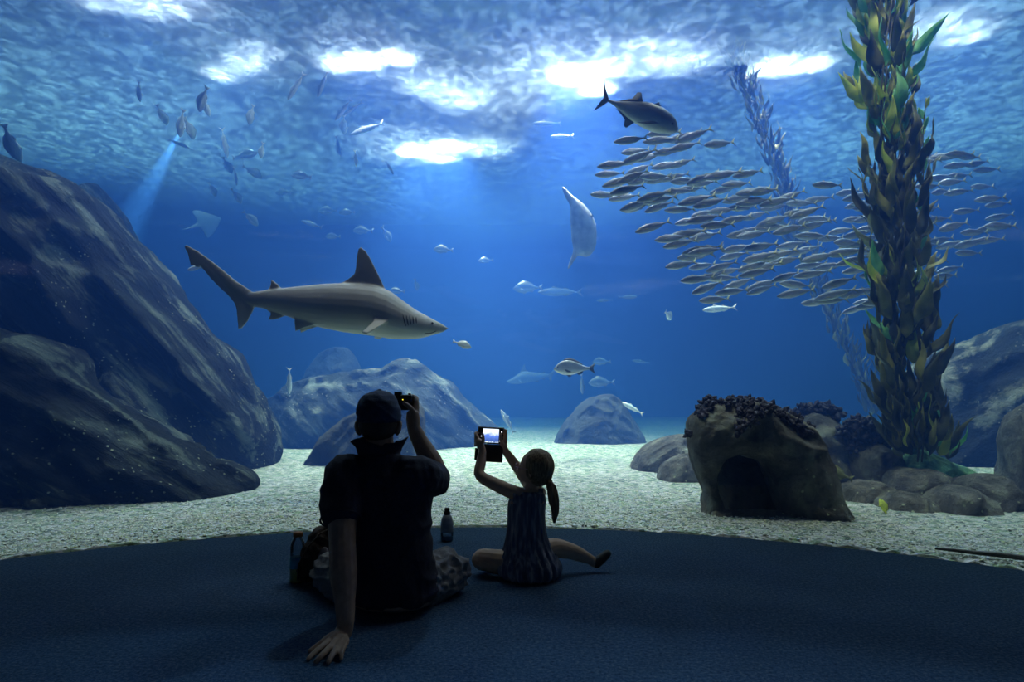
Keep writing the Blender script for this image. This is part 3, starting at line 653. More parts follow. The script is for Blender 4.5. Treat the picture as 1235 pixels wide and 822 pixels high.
def school_label(x, y):
    f = 'small silvery fish in the school, '
    if x > 1108: return f + ('top rows right of the tall kelp' if y < 225 else 'middle rows right of the tall kelp' if y < 285 else 'bottom rows right of the tall kelp')
    if x < 800: return f + ('in the front end close under the trevally' if y < 205 else 'at the leading left edge, middle height' if y < 262 else 'at the leading left edge, lowest rows')
    if x < 900: return f + ('upper rows just behind the trevally' if y < 222 else 'dense middle rows left of the far kelp' if y < 290 else 'bottom rows left of the far kelp')
    if x < 990: return f + ('upper rows crossing the far kelp' if y < 262 else 'middle rows crossing the far kelp' if y < 315 else 'bottom rows crossing the far kelp')
    return f + ('upper rows against the left side of the tall kelp' if y < 275 else 'middle rows against the left side of the tall kelp' if y < 325 else 'bottom rows against the left side of the tall kelp')
spots = [(x, y, None) for x, y in scatter(MAIN, 28, 10.8, rnd) + scatter(RIGHT, 29, 12.5, rnd)]
solo = [(868, 173, 'small silvery fish alone above the school, between the trevally and far kelp'), (902, 209, 'small silvery fish just left of the far kelp, above the rows of the school'),
        (998, 223, 'small silvery fish alone above the school, between the two kelps'), (862, 361, 'small silvery fish at the very bottom of the school\'s left half'),
        (1207, 272, 'small silvery fish at the far tail end of the school, nearest the frame edge'), (1158, 186, 'topmost small silvery fish in the group right of the tall kelp')]
for i, (x, y, lb) in enumerate(spots + solo):
    o = fish0 if i == 0 else fish0.copy()
    if i: COL.objects.link(o)
    tl_ = 13 if x < 960 else 10 if x < 1100 else 8
    depth = 6.3 + (x - 720) / 500 * .9 + rnd.uniform(-.5, 1.0)
    if lb: depth = 6.6
    orient(o, x, y, depth, 180 + tl_ + rnd.gauss(0, 4.5), rnd.gauss(-4, 9), rnd.gauss(0, 5), rnd.uniform(.9, 1.08))
    tag(o, lb or school_label(x, y), 'fish', 'small fish of the school')

# bigger single fish
def single_fish(name, L, prof, fins, mat, label, px, py, Y, ang, yaw=0, roll=0, finmat=None, eye=None, cat='fish', seg=16):
    V, Fc, nb = loft_fish(L, prof, seg, fins)
    o = mesh_obj(name, V, Fc, [mat, finmat or mat], mat_idx=[0] * nb + [1] * (len(Fc) - nb))
    orient(o, px, py, Y, ang, yaw, roll); tag(o, label, cat)
    if eye:
        s, z, y, r = eye
        for sg in (1, -1): eye_part(o, ((.5 - s) * L, sg * y * L, z * L), r * L, M_EYE)
    return o
M_TREV = fish_material('trevally_skin', (.08, .09, .09), (.40, .42, .40), (.70, .72, .70), zr=(-.12, .13), metal=.25, var=.35, vscale=6)
M_FIN = plain('dark_fin', (.06, .07, .08), rough=.6)
TREV = [(0, .0, -.03, .01), (.03, .045, -.055, .035), (.08, .09, -.085, .055), (.15, .125, -.115, .07), (.25, .15, -.135, .08), (.36, .155, -.135, .08), (.48, .135, -.12, .07), (.60, .10, -.095, .05), (.70, .06, -.06, .032), (.78, .028, -.03, .018), (.84, .016, -.018, .014), (.88, .014, -.014, .01)]
TREV_F = [([(.86, 0), (.89, .035), (.96, .12), (1.01, .20), (.955, .08), (.925, 0), (.95, -.07), (.99, -.16), (.93, -.10), (.88, -.03)], .014, 0, 0),
          ([(.50, .125), (.56, .21), (.60, .195), (.60, .13), (.70, .075), (.76, .04), (.66, .06)], .012, 0, 0), ([(.28, .145), (.33, .19), (.37, .15)], .01, 0, 0),
          ([(.50, -.11), (.565, -.20), (.60, -.185), (.61, -.12), (.76, -.045), (.66, -.06)], .012, 0, 0),
          ([(.24, -.02), (.33, -.03), (.50, -.11), (.34, -.07)], .01, .08, -.3), ([(.24, -.02), (.33, -.03), (.50, -.11), (.34, -.07)], .01, -.08, .3)]
single_fish('trevally', .80, TREV, TREV_F, M_TREV, 'big grey trevally swimming above the front of the fish school', 770, 136, 5.9, -19, 8, 22, M_FIN, eye=(.10, .025, .058, .014))
M_BREAM = fish_material('bream_skin', (.22, .24, .26), (.50, .53, .55), (.72, .74, .74), zr=(-.08, .1), metal=.2)
single_fish('sea_bream', .46, DEEP, DEEP_F, M_BREAM, 'round grey sea bream swimming left above the cone-shaped rock', 693, 444, 7.4, 180, 0, 0, M_FIN, eye=(.09, .03, .056, .016))
M_PALE = fish_material('pale_fish_skin', (.55, .58, .55), (.80, .82, .78), (.9, .9, .88), zr=(-.05, .05), metal=.1, rough=.4)
single_fish('silver_fish', .19, DEEP, DEEP_F, M_PALE, 'little bright white fish just below the snout of the shark', 557, 415, 6.3, -18, 10, -20, M_PALE, eye=(.09, .03, .056, .018))
M_YEL = plain('yellow_fish_skin', (.62, .72, .10), rough=.5)
single_fish('yellow_fish', .14, DEEP, DEEP_F, M_YEL, 'tiny yellow fish hovering upright over the gravel before the low rocks', 1066, 612, 4.9, 95, 30, 0, M_YEL, eye=(.09, .03, .056, .018))
M_OCH = plain('ochre_fish_skin', (.22, .22, .08), rough=.6)
single_fish('ochre_fish', .26, DEEP, DEEP_F, M_OCH, 'dull ochre fish tucked between the cave boulder and the rock behind it', 1010, 571, 5.5, 160, 10, 0, M_OCH)

# hazy fish in the distance: (kind, length m, px, py, distance, heading, yaw, roll, label)
M_FAR = fish_material('haze_dimmed_skin', (.12, .16, .18), (.20, .25, .27), (.36, .40, .42), zr=(-.05, .05), metal=.15)  # skin darkened to stand in for the haze of distance
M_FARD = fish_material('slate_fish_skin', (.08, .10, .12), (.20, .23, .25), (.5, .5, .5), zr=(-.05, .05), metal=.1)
FAR = [
 ('D', .30, 168, 110, 9.5, -105, 35, 20, 'pale fish diving, leftmost of the loose group under the surface', 0),
 ('D', .36, 195, 138, 10, -80, 50, 10, 'pale oval fish diving straight down, second from left of the loose group', 0),
 ('D', .42, 245, 119, 9.5, -125, 30, 0, 'grey fish with its forked tail raised, above a smaller fish', 1),
 ('D', .26, 250, 130, 9.8, -95, 40, 0, 'small pale fish tucked under the grey fish with raised tail', 0),
 ('D', .42, 219, 148, 9.5, -110, 25, 15, 'larger pale fish of the touching pair heading down', 0),
 ('D', .36, 228, 154, 9.9, -80, 40, 0, 'smaller pale fish of the touching pair heading down', 0),
 ('S', .40, 216, 173, 12.5, -20, 20, 0, 'faint fish under the touching pair of diving fish', 0),
 ('D', .33, 303, 138, 9.8, -120, 35, 0, 'pale round fish alone, tail pointing up right, below the left bright patch', 0),
 ('S', .50, 271, 172, 11, -85, 20, 0, 'long pale fish hanging nose down over the star-shaped fish', 0),
 ('D', .42, 274, 199, 12.5, -80, 60, 0, 'faint fish with fins spread like a star', 0),
 ('S', .34, 284, 212, 12, -88, 20, 0, 'faint narrow fish just below the star-shaped one', 0),
 ('D', .50, 295, 187, 13, 20, 20, 0, 'faint blurred fish left of the small pale upright fish', 0),
 ('D', .26, 316, 181, 10, -110, 30, 0, 'small pale upright fish with its tail up, beside two faint ones', 0),
 ('D', .44, 304, 207, 13, -30, 20, 0, 'faint tilted fish under the blurred one', 0),
 ('D', .30, 256, 228, 12.5, -70, 30, 0, 'small faint fish below the star-shaped fish, to its left', 0),
 ('D', .34, 285, 236, 12.5, -60, 30, 0, 'small faint fish lower right of the other tiny faint one', 0),
 ('D', .38, 302, 263, 12, -45, 10, 0, 'pale fish heading down right, above the shark\'s tail area', 0),
 ('S', .50, 357, 104, 10, -125, 10, 0, 'dark slim fish with tail up, by the gap between two bright patches', 1),
 ('S', .46, 389, 101, 10.5, -118, 20, 0, 'thin dark fish left of the upper bright patch', 1),
 ('S', .46, 414, 132, 11, -130, 10, 0, 'dark slim fish left in the tight cluster under the upper bright patch', 1),
 ('S', .40, 426, 130, 11, -150, 10, 0, 'dark slim fish right in the tight cluster under the upper bright patch', 1),
 ('D', .33, 415, 150, 10.5, -100, 40, 0, 'pale-headed fish pointing down below the tight cluster', 0),
 ('S', .58, 443, 155, 10.5, 195, 10, 0, 'pale curved fish swimming left, tail near the centre bright patch', 0),
 ('S', .42, 408, 176, 13, -80, 20, 0, 'faint upright fish left of the tiny bright upright one', 0),
 ('S', .24, 429, 191, 9.5, -88, 20, 0, 'tiny bright upright fish below the pale curved one', 0),
 ('D', .46, 364, 212, 13, 170, 10, 0, 'dim slate fish in the open water above the shark\'s back', 1),
 ('D', .40, 342, 232, 15, 180, 10, 0, 'very faint fish under the dim slate one', 0),
 ('D', .46, 396, 254, 14.5, 180, 10, 0, 'very faint fish, left one of two side by side above the dorsal fin', 0),
 ('D', .38, 419, 256, 14.5, 180, 10, 0, 'very faint fish, right one of two side by side above the dorsal fin', 0),
 ('S', .50, 376, 270, 13.5, 160, 10, 0, 'faint slim fish over the middle of the shark', 0),
 ('D', .46, 438, 278, 14, 175, 10, 0, 'faint round fish directly above the dorsal fin tip', 0),
 ('D', .36, 402, 285, 14.5, 175, 10, 0, 'faint small fish left of the dorsal fin tip', 0),
 ('D', .40, 466, 282, 14.5, -60, 10, 0, 'faint fish right of the dorsal fin tip', 0),
 ('D', .40, 535, 301, 12.5, 175, 10, 0, 'pale triangular-looking fish right of the shark\'s dorsal fin', 0),
 ('D', .32, 479, 351, 12.5, 175, 10, 0, 'faint fish just above the shark\'s head', 0),
 ('D', .26, 502, 343, 13, -80, 30, 0, 'tiny faint fish above the shark\'s snout', 0),
 ('S', .26, 470, 202, 11.5, -60, 30, 0, 'tiny fish just under the lower centre bright patch', 0),
 ('D', .55, 14, 172, 8.6, -95, 45, 0, 'big pale fish above the crest of the huge boulder', 0),
 ('D', .62, 637, 347, 13.5, 180, 10, 0, 'faint round fish, front one of a pair over the open blue', 0),
 ('S', .95, 676, 352, 14, 180, 0, 0, 'faint long fish, rear one of a pair over the open blue', 0),
 ('S', .36, 729, 362, 14.5, 180, 10, 0, 'faint small fish left of the winged-looking one', 0),
 ('S', .45, 757, 358, 13.5, 5, 20, 0, 'faint slim fish with raised fins over the open blue', 0),
 ('D', .30, 806, 380, 9.5, -30, 55, 0, 'small pale fish turned away, under the front of the school', 0),
 ('S', .50, 868, 372, 9.5, 185, 0, 0, 'pale silvery fish just under the bottom of the school', 0),
 ('S', .36, 763, 492, 10, 150, 15, 0, 'small pale fish beside the top of the cone-shaped rock', 0),
 ('S', .50, 660, 149, 11.5, 180, 0, 0, 'grey fish left of the trevally, the higher and dimmer of two', 0),
 ('S', .38, 678, 164, 10.5, 182, 0, 0, 'bright pale fish left of the trevally, the lower of two', 0),
 ('S', .40, 349, 459, 9.5, -95, 20, 0, 'thin pale upright fish left of the hazy rock peak', 0),
 ('S', .34, 238, 322, 8.5, 190, 20, 0, 'faint pale fish just under the shark\'s tail tip', 0),
 ('D', .40, 726, 436, 14, 180, 10, 0, 'faint fish right of the grey bream\'s tail', 0),
 ('D', .52, 726, 461, 13, 180, 10, 0, 'faint round fish between the bream and the cone-shaped rock', 0),
 ('S', .40, 702, 463, 12, -85, 20, 0, 'faint thin upright fish below the bream\'s tail', 0),
 ('S', .45, 612, 508, 10.5, 120, 20, 0, 'faint fish low over the sand behind the girl\'s phone', 1),
 ('D', .34, 586, 314, 14, 180, 10, 0, 'faint tiny fish in the light beam right of the triangular-looking one', 0),
 ('S', .40, 773, 436, 15, 170, 10, 0, 'faint slim fish in the empty blue above and right of the bream', 0),
]
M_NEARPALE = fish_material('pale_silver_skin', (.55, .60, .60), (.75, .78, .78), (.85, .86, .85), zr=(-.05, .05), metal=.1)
base_mesh = {}
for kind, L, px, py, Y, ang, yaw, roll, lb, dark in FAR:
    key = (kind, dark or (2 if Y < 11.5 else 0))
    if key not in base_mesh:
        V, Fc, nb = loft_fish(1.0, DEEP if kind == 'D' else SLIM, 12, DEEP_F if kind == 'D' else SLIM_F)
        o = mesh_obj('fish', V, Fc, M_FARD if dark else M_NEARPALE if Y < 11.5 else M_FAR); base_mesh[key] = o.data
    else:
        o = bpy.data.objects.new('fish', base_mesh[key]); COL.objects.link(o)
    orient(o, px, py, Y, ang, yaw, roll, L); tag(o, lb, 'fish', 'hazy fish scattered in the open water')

# sunfish
M_MOLA = plain('sunfish_skin', (.26, .29, .30), rough=.5, var=.35, scale=9, bump=.4, bscale=14)
def zp(zx, zy): return (640 + zx / 5.87, 200 + zy / 5.87)
ol = [zp(*q) for q in [(215, 140), (240, 150), (290, 205), (345, 245), (390, 285), (440, 350), (465, 420), (468, 520), (455, 600), (400, 650), (345, 630), (325, 640), (290, 700), (265, 735), (262, 715), (285, 650), (305, 600), (290, 520), (285, 440), (280, 360), (280, 285), (272, 262), (240, 215)]]
Ym = 9.5; pc = at(703, 273, Ym); P = [(at(x, y, Ym).x - pc.x, at(x, y, Ym).z - pc.z) for x, y in ol]
V, Fc = inflate(P, .13, .13, n=60, power=.6)
o = mesh_obj('sunfish', V, Fc, M_MOLA); o.location = pc; tag(o, 'pale upright ocean sunfish with fins above and below, left of the school', 'fish')
eye_part(o, (at(713, 262, Ym).x - pc.x, -.085, at(713, 262, Ym).z - pc.z), .02, M_EYE)
# ray and far shark, faint
M_RAY = plain('ray_skin', (.06, .10, .13), rough=.6)
ol = [(0, .42), (.05, .36), (.30, .05), (.42, -.25), (.12, -.22), (.03, -.30), (0, -.85), (-.03, -.30), (-.12, -.22), (-.42, -.25), (-.30, .05), (-.05, .36)]
V, Fc = inflate([(x * .9, z * .9) for x, z in ol], .05, .05, n=50, power=.8, iters=300)
o = mesh_obj('ray', V, Fc, M_RAY); o.matrix_world = Matrix.Translation(at(250, 268, 15)) @ Euler((R(-25), R(60), R(25))).to_matrix().to_4x4(); tag(o, 'faint ray gliding in the blue water between huge boulder and shark', 'ray')

# ------------------------------------------------------------------ the sharks
def zs_(zx, zy): return (200 + zx / 3.25, 270 + zy / 3.25)
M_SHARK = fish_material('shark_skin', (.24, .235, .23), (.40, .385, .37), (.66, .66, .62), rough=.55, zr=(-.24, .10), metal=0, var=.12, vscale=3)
M_FARSHARK = fish_material('far_shark_skin', (.08, .12, .14), (.12, .17, .2), (.2, .24, .26), rough=.6, zr=(-.2, .15), metal=0)  # darkened skin, in place of thicker haze
def remeshed(name, pieces, mat, voxel, smooth_it=3, parent=None, noise_fn=None):
    """joins closed shells into one continuous skin"""
    V = []; Fc = []
    for v, f in pieces:
        b0 = len(V); V += [Vector(q) for q in v]; Fc += [tuple(i + b0 for i in g) for g in f]
    o = mesh_obj(name, V, Fc, mat, parent)
    md = o.modifiers.new('r', 'REMESH'); md.mode = 'VOXEL'; md.voxel_size = voxel; md.use_smooth_shade = True
    md2 = o.modifiers.new('s', 'SMOOTH'); md2.factor = .5; md2.iterations = smooth_it
    dg = bpy.context.evaluated_depsgraph_get(); me = bpy.data.meshes.new_from_object(o.evaluated_get(dg))
    o.modifiers.clear(); old = o.data; o.data = me; bpy.data.meshes.remove(old)
    if not me.materials: me.materials.append(mat)
    me.polygons.foreach_set('use_smooth', [True] * len(me.polygons))
    if noise_fn:
        nr = [v.normal.copy() for v in me.vertices]
        for v, n_ in zip(me.vertices, nr): v.co = v.co + noise_fn(v.co, n_)
    me.update(); return o
def plate(ol, th, y0=0.0, dy=0.0, n=1):
    """closed thin fin: outline (x, z), lens cross-section; y shifts by dy per metre of z below the first point"""
    m_ = len(ol); V = []; Fc = []; cx = sum(p[0] for p in ol) / m_; cz = sum(p[1] for p in ol) / m_; z0 = ol[0][1]
    V = [Vector((x, y0 + (z - z0) * dy - th * .3, z)) for x, z in ol] + [Vector((x, y0 + (z - z0) * dy + th * .3, z)) for x, z in ol]
    V += [Vector((cx, y0 + (cz - z0) * dy - th * .6, cz)), Vector((cx, y0 + (cz - z0) * dy + th * .6, cz))]
    for i in range(m_):
        j = (i + 1) % m_
        Fc += [(i, j, 2 * m_), (m_ + j, m_ + i, 2 * m_ + 1), (j, i, m_ + i, m_ + j)]
    return V, Fc
def build_shark(Yd, to_px, mat, label, name='shark', voxel=.0075, detail=True):
    cpt = at(*to_px(640, 330), Yd)
    def L_(zx, zy):
        p = at(*to_px(zx, zy), Yd) - cpt; return (p.x, p.z)
    secs = [(1108, 407, 411, .10), (1085, 392, 424, .5), (1050, 374, 434, .85), (1015, 355, 444, 1.0), (980, 336, 450, 1.0), (930, 300, 452, .95), (880, 263, 450, .88), (830, 243, 440, .84), (770, 234, 433, .80), (700, 231, 424, .78), (620, 234, 408, .76), (540, 242, 385, .74), (480, 248, 362, .70), (430, 254, 343, .68), (385, 260, 331, .6), (345, 266, 324, .5), (310, 268, 310, .3)]
    V = []; Fc = []; seg = 24
    for zx, t, b_, k in secs:
        x, zt = L_(zx, t); _, zb = L_(zx, b_); h = (zt - zb) / 2; zc = (zt + zb) / 2
        for q in range(seg):
            a = 2 * math.pi * q / seg; V.append(Vector((x, math.cos(a) * h * k, zc + math.sin(a) * h)))
    for i in range(len(secs) - 1):
        for q in range(seg):
            a = i * seg + q; b_ = i * seg + (q + 1) % seg; Fc.append((a, b_, b_ + seg, a + seg))
    Fc.append(tuple(range(seg))[::-1]); Fc.append(tuple(range((len(secs) - 1) * seg, len(secs) * seg)))
    P = [(V, Fc)]
    s_ = abs(L_(100, 0)[0] - L_(0, 0)[0]) / 100
    F = lambda pts: [L_(*q) for q in pts]
    # tail: stout upper lobe as a tapering tube, thin trailing web, lower lobe
    tp = [(335, 295), (300, 268), (262, 240), (215, 195), (165, 150), (120, 115), (78, 86)]
    v, f = tube([Vector((L_(*q)[0], 0, L_(*q)[1])) for q in tp], [(26 * s_ * .35, 27 * s_), (24 * s_ * .3, 25 * s_), (9 * s_, 22 * s_), (7 * s_, 18 * s_), (5 * s_, 14 * s_), (4 * s_, 12 * s_), (3 * s_, 6 * s_)], 12); P.append((v, f))
    P.append(plate(F([(330, 262), (262, 222), (205, 175), (150, 135), (110, 100), (80, 80), (72, 90), (85, 115), (98, 165), (118, 163), (138, 160), (160, 195), (200, 240), (250, 285), (275, 320), (330, 320)]), 10 * s_))
    P.append(plate(F([(345, 290), (290, 268), (262, 290), (276, 330), (280, 370), (284, 412), (300, 408), (322, 380), (340, 345), (352, 315)]), 11 * s_))
    P.append(plate(F([(862, 258), (842, 215), (822, 175), (800, 130), (782, 103), (764, 90), (755, 98), (748, 130), (746, 165), (740, 195), (722, 215), (692, 229), (760, 262)]), 12 * s_))
    P.append(plate(F([(462, 262), (440, 235), (414, 216), (410, 228), (408, 245), (398, 262)]), 8 * s_))
    P.append(plate(F([(470, 345), (430, 345), (385, 328), (412, 350), (400, 378), (435, 374), (468, 360)]), 8 * s_))
    for sg in (-1, 1): P.append(plate(F([(610, 380), (560, 350), (508, 366), (512, 395), (518, 424), (548, 412), (600, 395)]), 8 * s_, y0=sg * 22 * s_, dy=-sg * .25))
    # pectorals: swept back and down, outwards from the flanks
    for sg in (-1, 1):
        V2 = []; th = 6 * s_
        root = [(905, 372), (842, 350)]; tipd = [(850, 420), (822, 428)]
        a = Vector((L_(*root[0])[0], sg * 62 * s_, L_(*root[0])[1])); b2 = Vector((L_(*root[1])[0], sg * 60 * s_, L_(*root[1])[1]))
        c2 = Vector((L_(822, 0)[0], sg * 118 * s_, L_(0, 442)[1])); d2 = Vector((L_(800, 0)[0], sg * 108 * s_, L_(0, 436)[1])); e2 = Vector((L_(835, 0)[0], sg * 84 * s_, L_(0, 395)[1])); g2 = Vector((L_(868, 0)[0], sg * 96 * s_, L_(0, 408)[1]))
        ring = [a, g2, c2, d2, e2, b2]; nrm = (c2 - a).cross(b2 - a).normalized() * th; n_ = len(ring)
        vv = [p + nrm for p in ring] + [p - nrm for p in ring]
        ff = [tuple(range(n_)), tuple(range(n_, 2 * n_))[::-1]] + [(i, i + n_, (i + 1) % n_ + n_, (i + 1) % n_) for i in range(n_)]
        P.append((vv, ff))
    o = remeshed(name, P, mat, voxel, 4); o.location = cpt
    tag(o, label, 'shark')
    if detail:
        o.rotation_euler = (0, 0, 0)
        for sg in (-1, 1):
            x, z = L_(1048, 392); eye_part(o, (x, sg * 27 * s_, z), 5 * s_, M_EYE)
        for k in range(5):
            x0, z0 = L_(940 + k * 12, 362 + k * 2); x1, z1 = L_(950 + k * 10, 406 - k * 3)
            pts = [Vector((x0 + (x1 - x0) * t, 0, z0 + (z1 - z0) * t)) for t in (0, .25, .5, .75, 1)]
            out_ = []
            for p in pts:
                ok, loc, nr, _ = o.ray_cast(Vector((p.x, -1.5, p.z)), Vector((0, 1, 0)))
                out_.append(loc + nr * .0005 if ok else p + Vector((0, -60 * s_, 0)))
            v, f = tube(out_, [1.2 * s_, 2 * s_, 2.2 * s_, 2 * s_, 1.2 * s_], 6); mesh_obj('gill_slit', v, f, M_GILL, o)
        pts = []
        for q in [(1062, 420), (1050, 426), (1035, 430), (1018, 431)]:
            x, z = L_(*q); ok, loc, nr, _ = o.ray_cast(Vector((x, -1.5, z)), Vector((0, 1, 0))); pts.append(loc if ok else Vector((x, -20 * s_, z)))
        v, f = tube(pts, 1.6 * s_, 6); mesh_obj('mouth', v, f, M_GILL, o)
    return o
M_GILL = plain('dark_gill', (.03, .03, .03), rough=.8)
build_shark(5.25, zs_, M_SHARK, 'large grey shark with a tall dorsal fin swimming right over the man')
def far_sh(zx, zy): x, y = zs_(zx, zy); return (640 - (x - 380) * .22 + 5, 455 + (y - 372) * .22)
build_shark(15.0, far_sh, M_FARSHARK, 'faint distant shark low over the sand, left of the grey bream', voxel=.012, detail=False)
# ------------------------------------------------------------------ people
def limb(pts, seg=14, sub=5):
    """round tapering limb through (point, radius) joints, closed by rounded ends"""
    P = [Vector(p) for p, r in pts]; Rr = [r for p, r in pts]
    if any(isinstance(r, tuple) for r in Rr): Rr = [r if isinstance(r, tuple) else (r, r) for r in Rr]
    path = []; rads = []
    for i in range(len(P) - 1):
        p0, p1, p2, p3 = P[max(i - 1, 0)], P[i], P[i + 1], P[min(i + 2, len(P) - 1)]
        for k in range(sub + (1 if i == len(P) - 2 else 0)):
            t = k / sub
            path.append(.5 * ((2 * p1) + (p2 - p0) * t + (2 * p0 - 5 * p1 + 4 * p2 - p3) * t * t + (3 * p1 - p0 - 3 * p2 + p3) * t ** 3))
            a, b_ = Rr[i], Rr[i + 1]
            rads.append(a + (b_ - a) * t if not isinstance(a, tuple) else tuple(u + (v - u) * t for u, v in zip(a, b_)))
    d0 = (path[0] - path[1]).normalized(); d1 = (path[-1] - path[-2]).normalized()
    m = lambda r: max(r) if isinstance(r, tuple) else r
    k_ = lambda r, f: tuple(q * f for q in r) if isinstance(r, tuple) else r * f
    r0, r1 = rads[0], rads[-1]
    s = min(m(r0), (path[1] - path[0]).length * 3); s1 = min(m(r1), (path[-1] - path[-2]).length * 3)
    path = [path[0] + d0 * s * .95, path[0] + d0 * s * .75] + path + [path[-1] + d1 * s1 * .75, path[-1] + d1 * s1 * .95]
    rads = [k_(r0, .3), k_(r0, .7)] + rads + [k_(r1, .7), k_(r1, .3)]
    return tube(path, rads, seg)
def blob(c, r, rot=None, seg=20, rings=12):
    bm = bmesh.new(); bmesh.ops.create_uvsphere(bm, u_segments=seg, v_segments=rings, radius=1.0)
    mt = Matrix.Translation(c) @ (rot.to_4x4() if rot is not None else Matrix.Identity(4)) @ Matrix.Diagonal((*r, 1))
    V = [mt @ v.co for v in bm.verts]; Fc = [tuple(v.index for v in f.verts) for f in bm.faces]; bm.free(); return V, Fc
def rel(pieces, o):
    return [([Vector(q) - o for q in v], f) for v, f in pieces]
def stack(levels, seg=36):
    """closed body shell through elliptical levels (centre, half width, half depth)"""
    V = []; Fc = []
    for c, a, b_ in levels:
        for k in range(seg):
            t = 2 * math.pi * k / seg; ct, st = math.cos(t), math.sin(t)
            V.append(Vector(c) + Vector((a * math.copysign(abs(ct) ** .85, ct), b_ * math.copysign(abs(st) ** .85, st), 0)))
    n = len(levels)
    for i in range(n - 1):
        for k in range(seg):
            a = i * seg + k; b_ = i * seg + (k + 1) % seg; Fc.append((a, b_, b_ + seg, a + seg))
    Fc.append(tuple(range(seg))[::-1]); Fc.append(tuple(range((n - 1) * seg, n * seg)))
    return V, Fc
def folds(amp, fx, fy, fz, seed, sharp=True):
    def fn(co, n):
        v = noise.noise(Vector((co.x * fx + seed, co.y * fy, co.z * fz + seed)))
        v2 = noise.noise(Vector((co.x * fx * 2.3 + seed, co.y * fy * 2.3 + 5, co.z * fz * 2.3)))
        v = (.35 - abs(v)) * 1.2 + (.3 - abs(v2)) * .5 if sharp else v + v2 * .5
        return n * v * amp
    return fn
M_SKIN = plain('weathered_skin', (.48, .32, .23), rough=.55, var=.12, scale=40, bump=.15, bscale=120)
M_SKIN2 = plain('child_skin', (.66, .48, .34), rough=.5, var=.08, scale=40)
M_SHIRT = plain('navy_shirt_cotton', (.024, .028, .055), rough=.85, var=.25, scale=120, bump=.25, bscale=220)
M_CAP = plain('faded_navy_cap_cotton', (.03, .042, .085), rough=.85, var=.3, scale=40, bump=.3, bscale=160)
M_SHORTS = plain('grey_cotton_shorts', (.32, .33, .34), rough=.9, var=.2, scale=60, bump=.3, bscale=200)
M_BLACK = plain('black_plastic', (.012, .012, .014), rough=.4)
M_SHOE = plain('dark_shoe_leather', (.03, .045, .05), rough=.55)
M_HAIRM = plain('short_dark_hair', (.05, .04, .035), rough=.7, bump=.4, bscale=200)

W = lambda px, py, Y: at(px, py, Y)
man = empty('person', Vector((W(470, 735, 2.68).x, 2.72, 0)), 'seated person in dark shirt and cap raising a camera, propped on left hand', 'person')
mo = man.location.copy()
B = []
# torso and neck, head
lv = [(0.03, -.0, .15, .11), (.12, .0, .155, .12), (.25, .0, .14, .105), (.36, -.005, .15, .105), (.46, -.02, .165, .105), (.53, -.03, .165, .09), (.575, -.035, .12, .07), (.60, -.04, .07, .06)]
cx = lambda z: -.468 - (z * .085)
B.append(stack([((cx(z), 2.70 + dy, z), a, b_) for z, dy, a, b_ in lv]))
neck = W(457, 540, 2.66); head = W(457, 503, 2.67)
B.append(limb([(neck + Vector((0, 0, -.04)), .062), (W(457, 520, 2.67), .056), (head, .05)]))
B.append(blob(head + Vector((0, 0, -.005)), (.074, .092, .098)))
B.append(blob(head + Vector((0, .045, -.05)), (.055, .055, .058)))        # jaw and face
B.append(blob(head + Vector((0, .100, -.028)), (.012, .016, .02)))         # nose
B.append(blob(head + Vector((0, .088, -.066)), (.024, .012, .009)))        # lips
for sg in (-1, 1):
    B.append(blob(head + Vector((sg * .080, -.005, -.042)), (.010, .020, .032), Euler((0, sg * .25, sg * .5)).to_matrix()))
    B.append(blob(head + Vector((sg * .030, .082, -.005)), (.02, .012, .01)))
# left arm straight down to the floor behind
shL, elL, wrL = W(417, 574, 2.62), W(413, 655, 2.47), W(417, 752, 2.36)
B.append(limb([(shL, .062), (W(413, 612, 2.54), .055), (elL, .048), (W(414, 690, 2.42), .050), (W(416, 725, 2.38), .036), (wrL, .029)]))
G = lambda px, py, z=.011: on_ground(px, py, z)
palm = [G(414, 762, .035), G(404, 770, .028)]
B.append(limb([(wrL, .028), (palm[0], .030), (palm[1], .022)]))
for kn, tips in [((404, 775), (411.5, 794)), ((401, 776), (396, 799)), ((397, 775), (380.5, 798)), ((393, 773), (371.5, 795))]:
    pass
fing = [(G(418, 772, .026), G(414, 781, .025), G(412, 788, .018), G(411.5, 794, .009), .0088),
        (G(411, 775, .029), G(404, 785, .026), G(399, 792, .019), G(396, 798.5, .009), .0098),
        (G(404, 774, .030), G(394, 784, .026), G(386, 792, .018), G(381, 797.5, .009), .0100),
        (G(398, 772, .028), G(386, 781, .024), G(378, 788, .016), G(372, 794, .009), .0096)]
for a, b_, c_, d_, r in fing:
    B.append(limb([(G(414, 766, .03), r * 1.25), (a, r * 1.2), (b_, r * 1.05), (c_, r), (d_, r * .85)], seg=10))
B.append(limb([(G(412, 762, .035), .014), (G(400, 766, .03), .0125), (G(386, 776, .02), .0105), (G(374, 785, .010), .009)], seg=10))
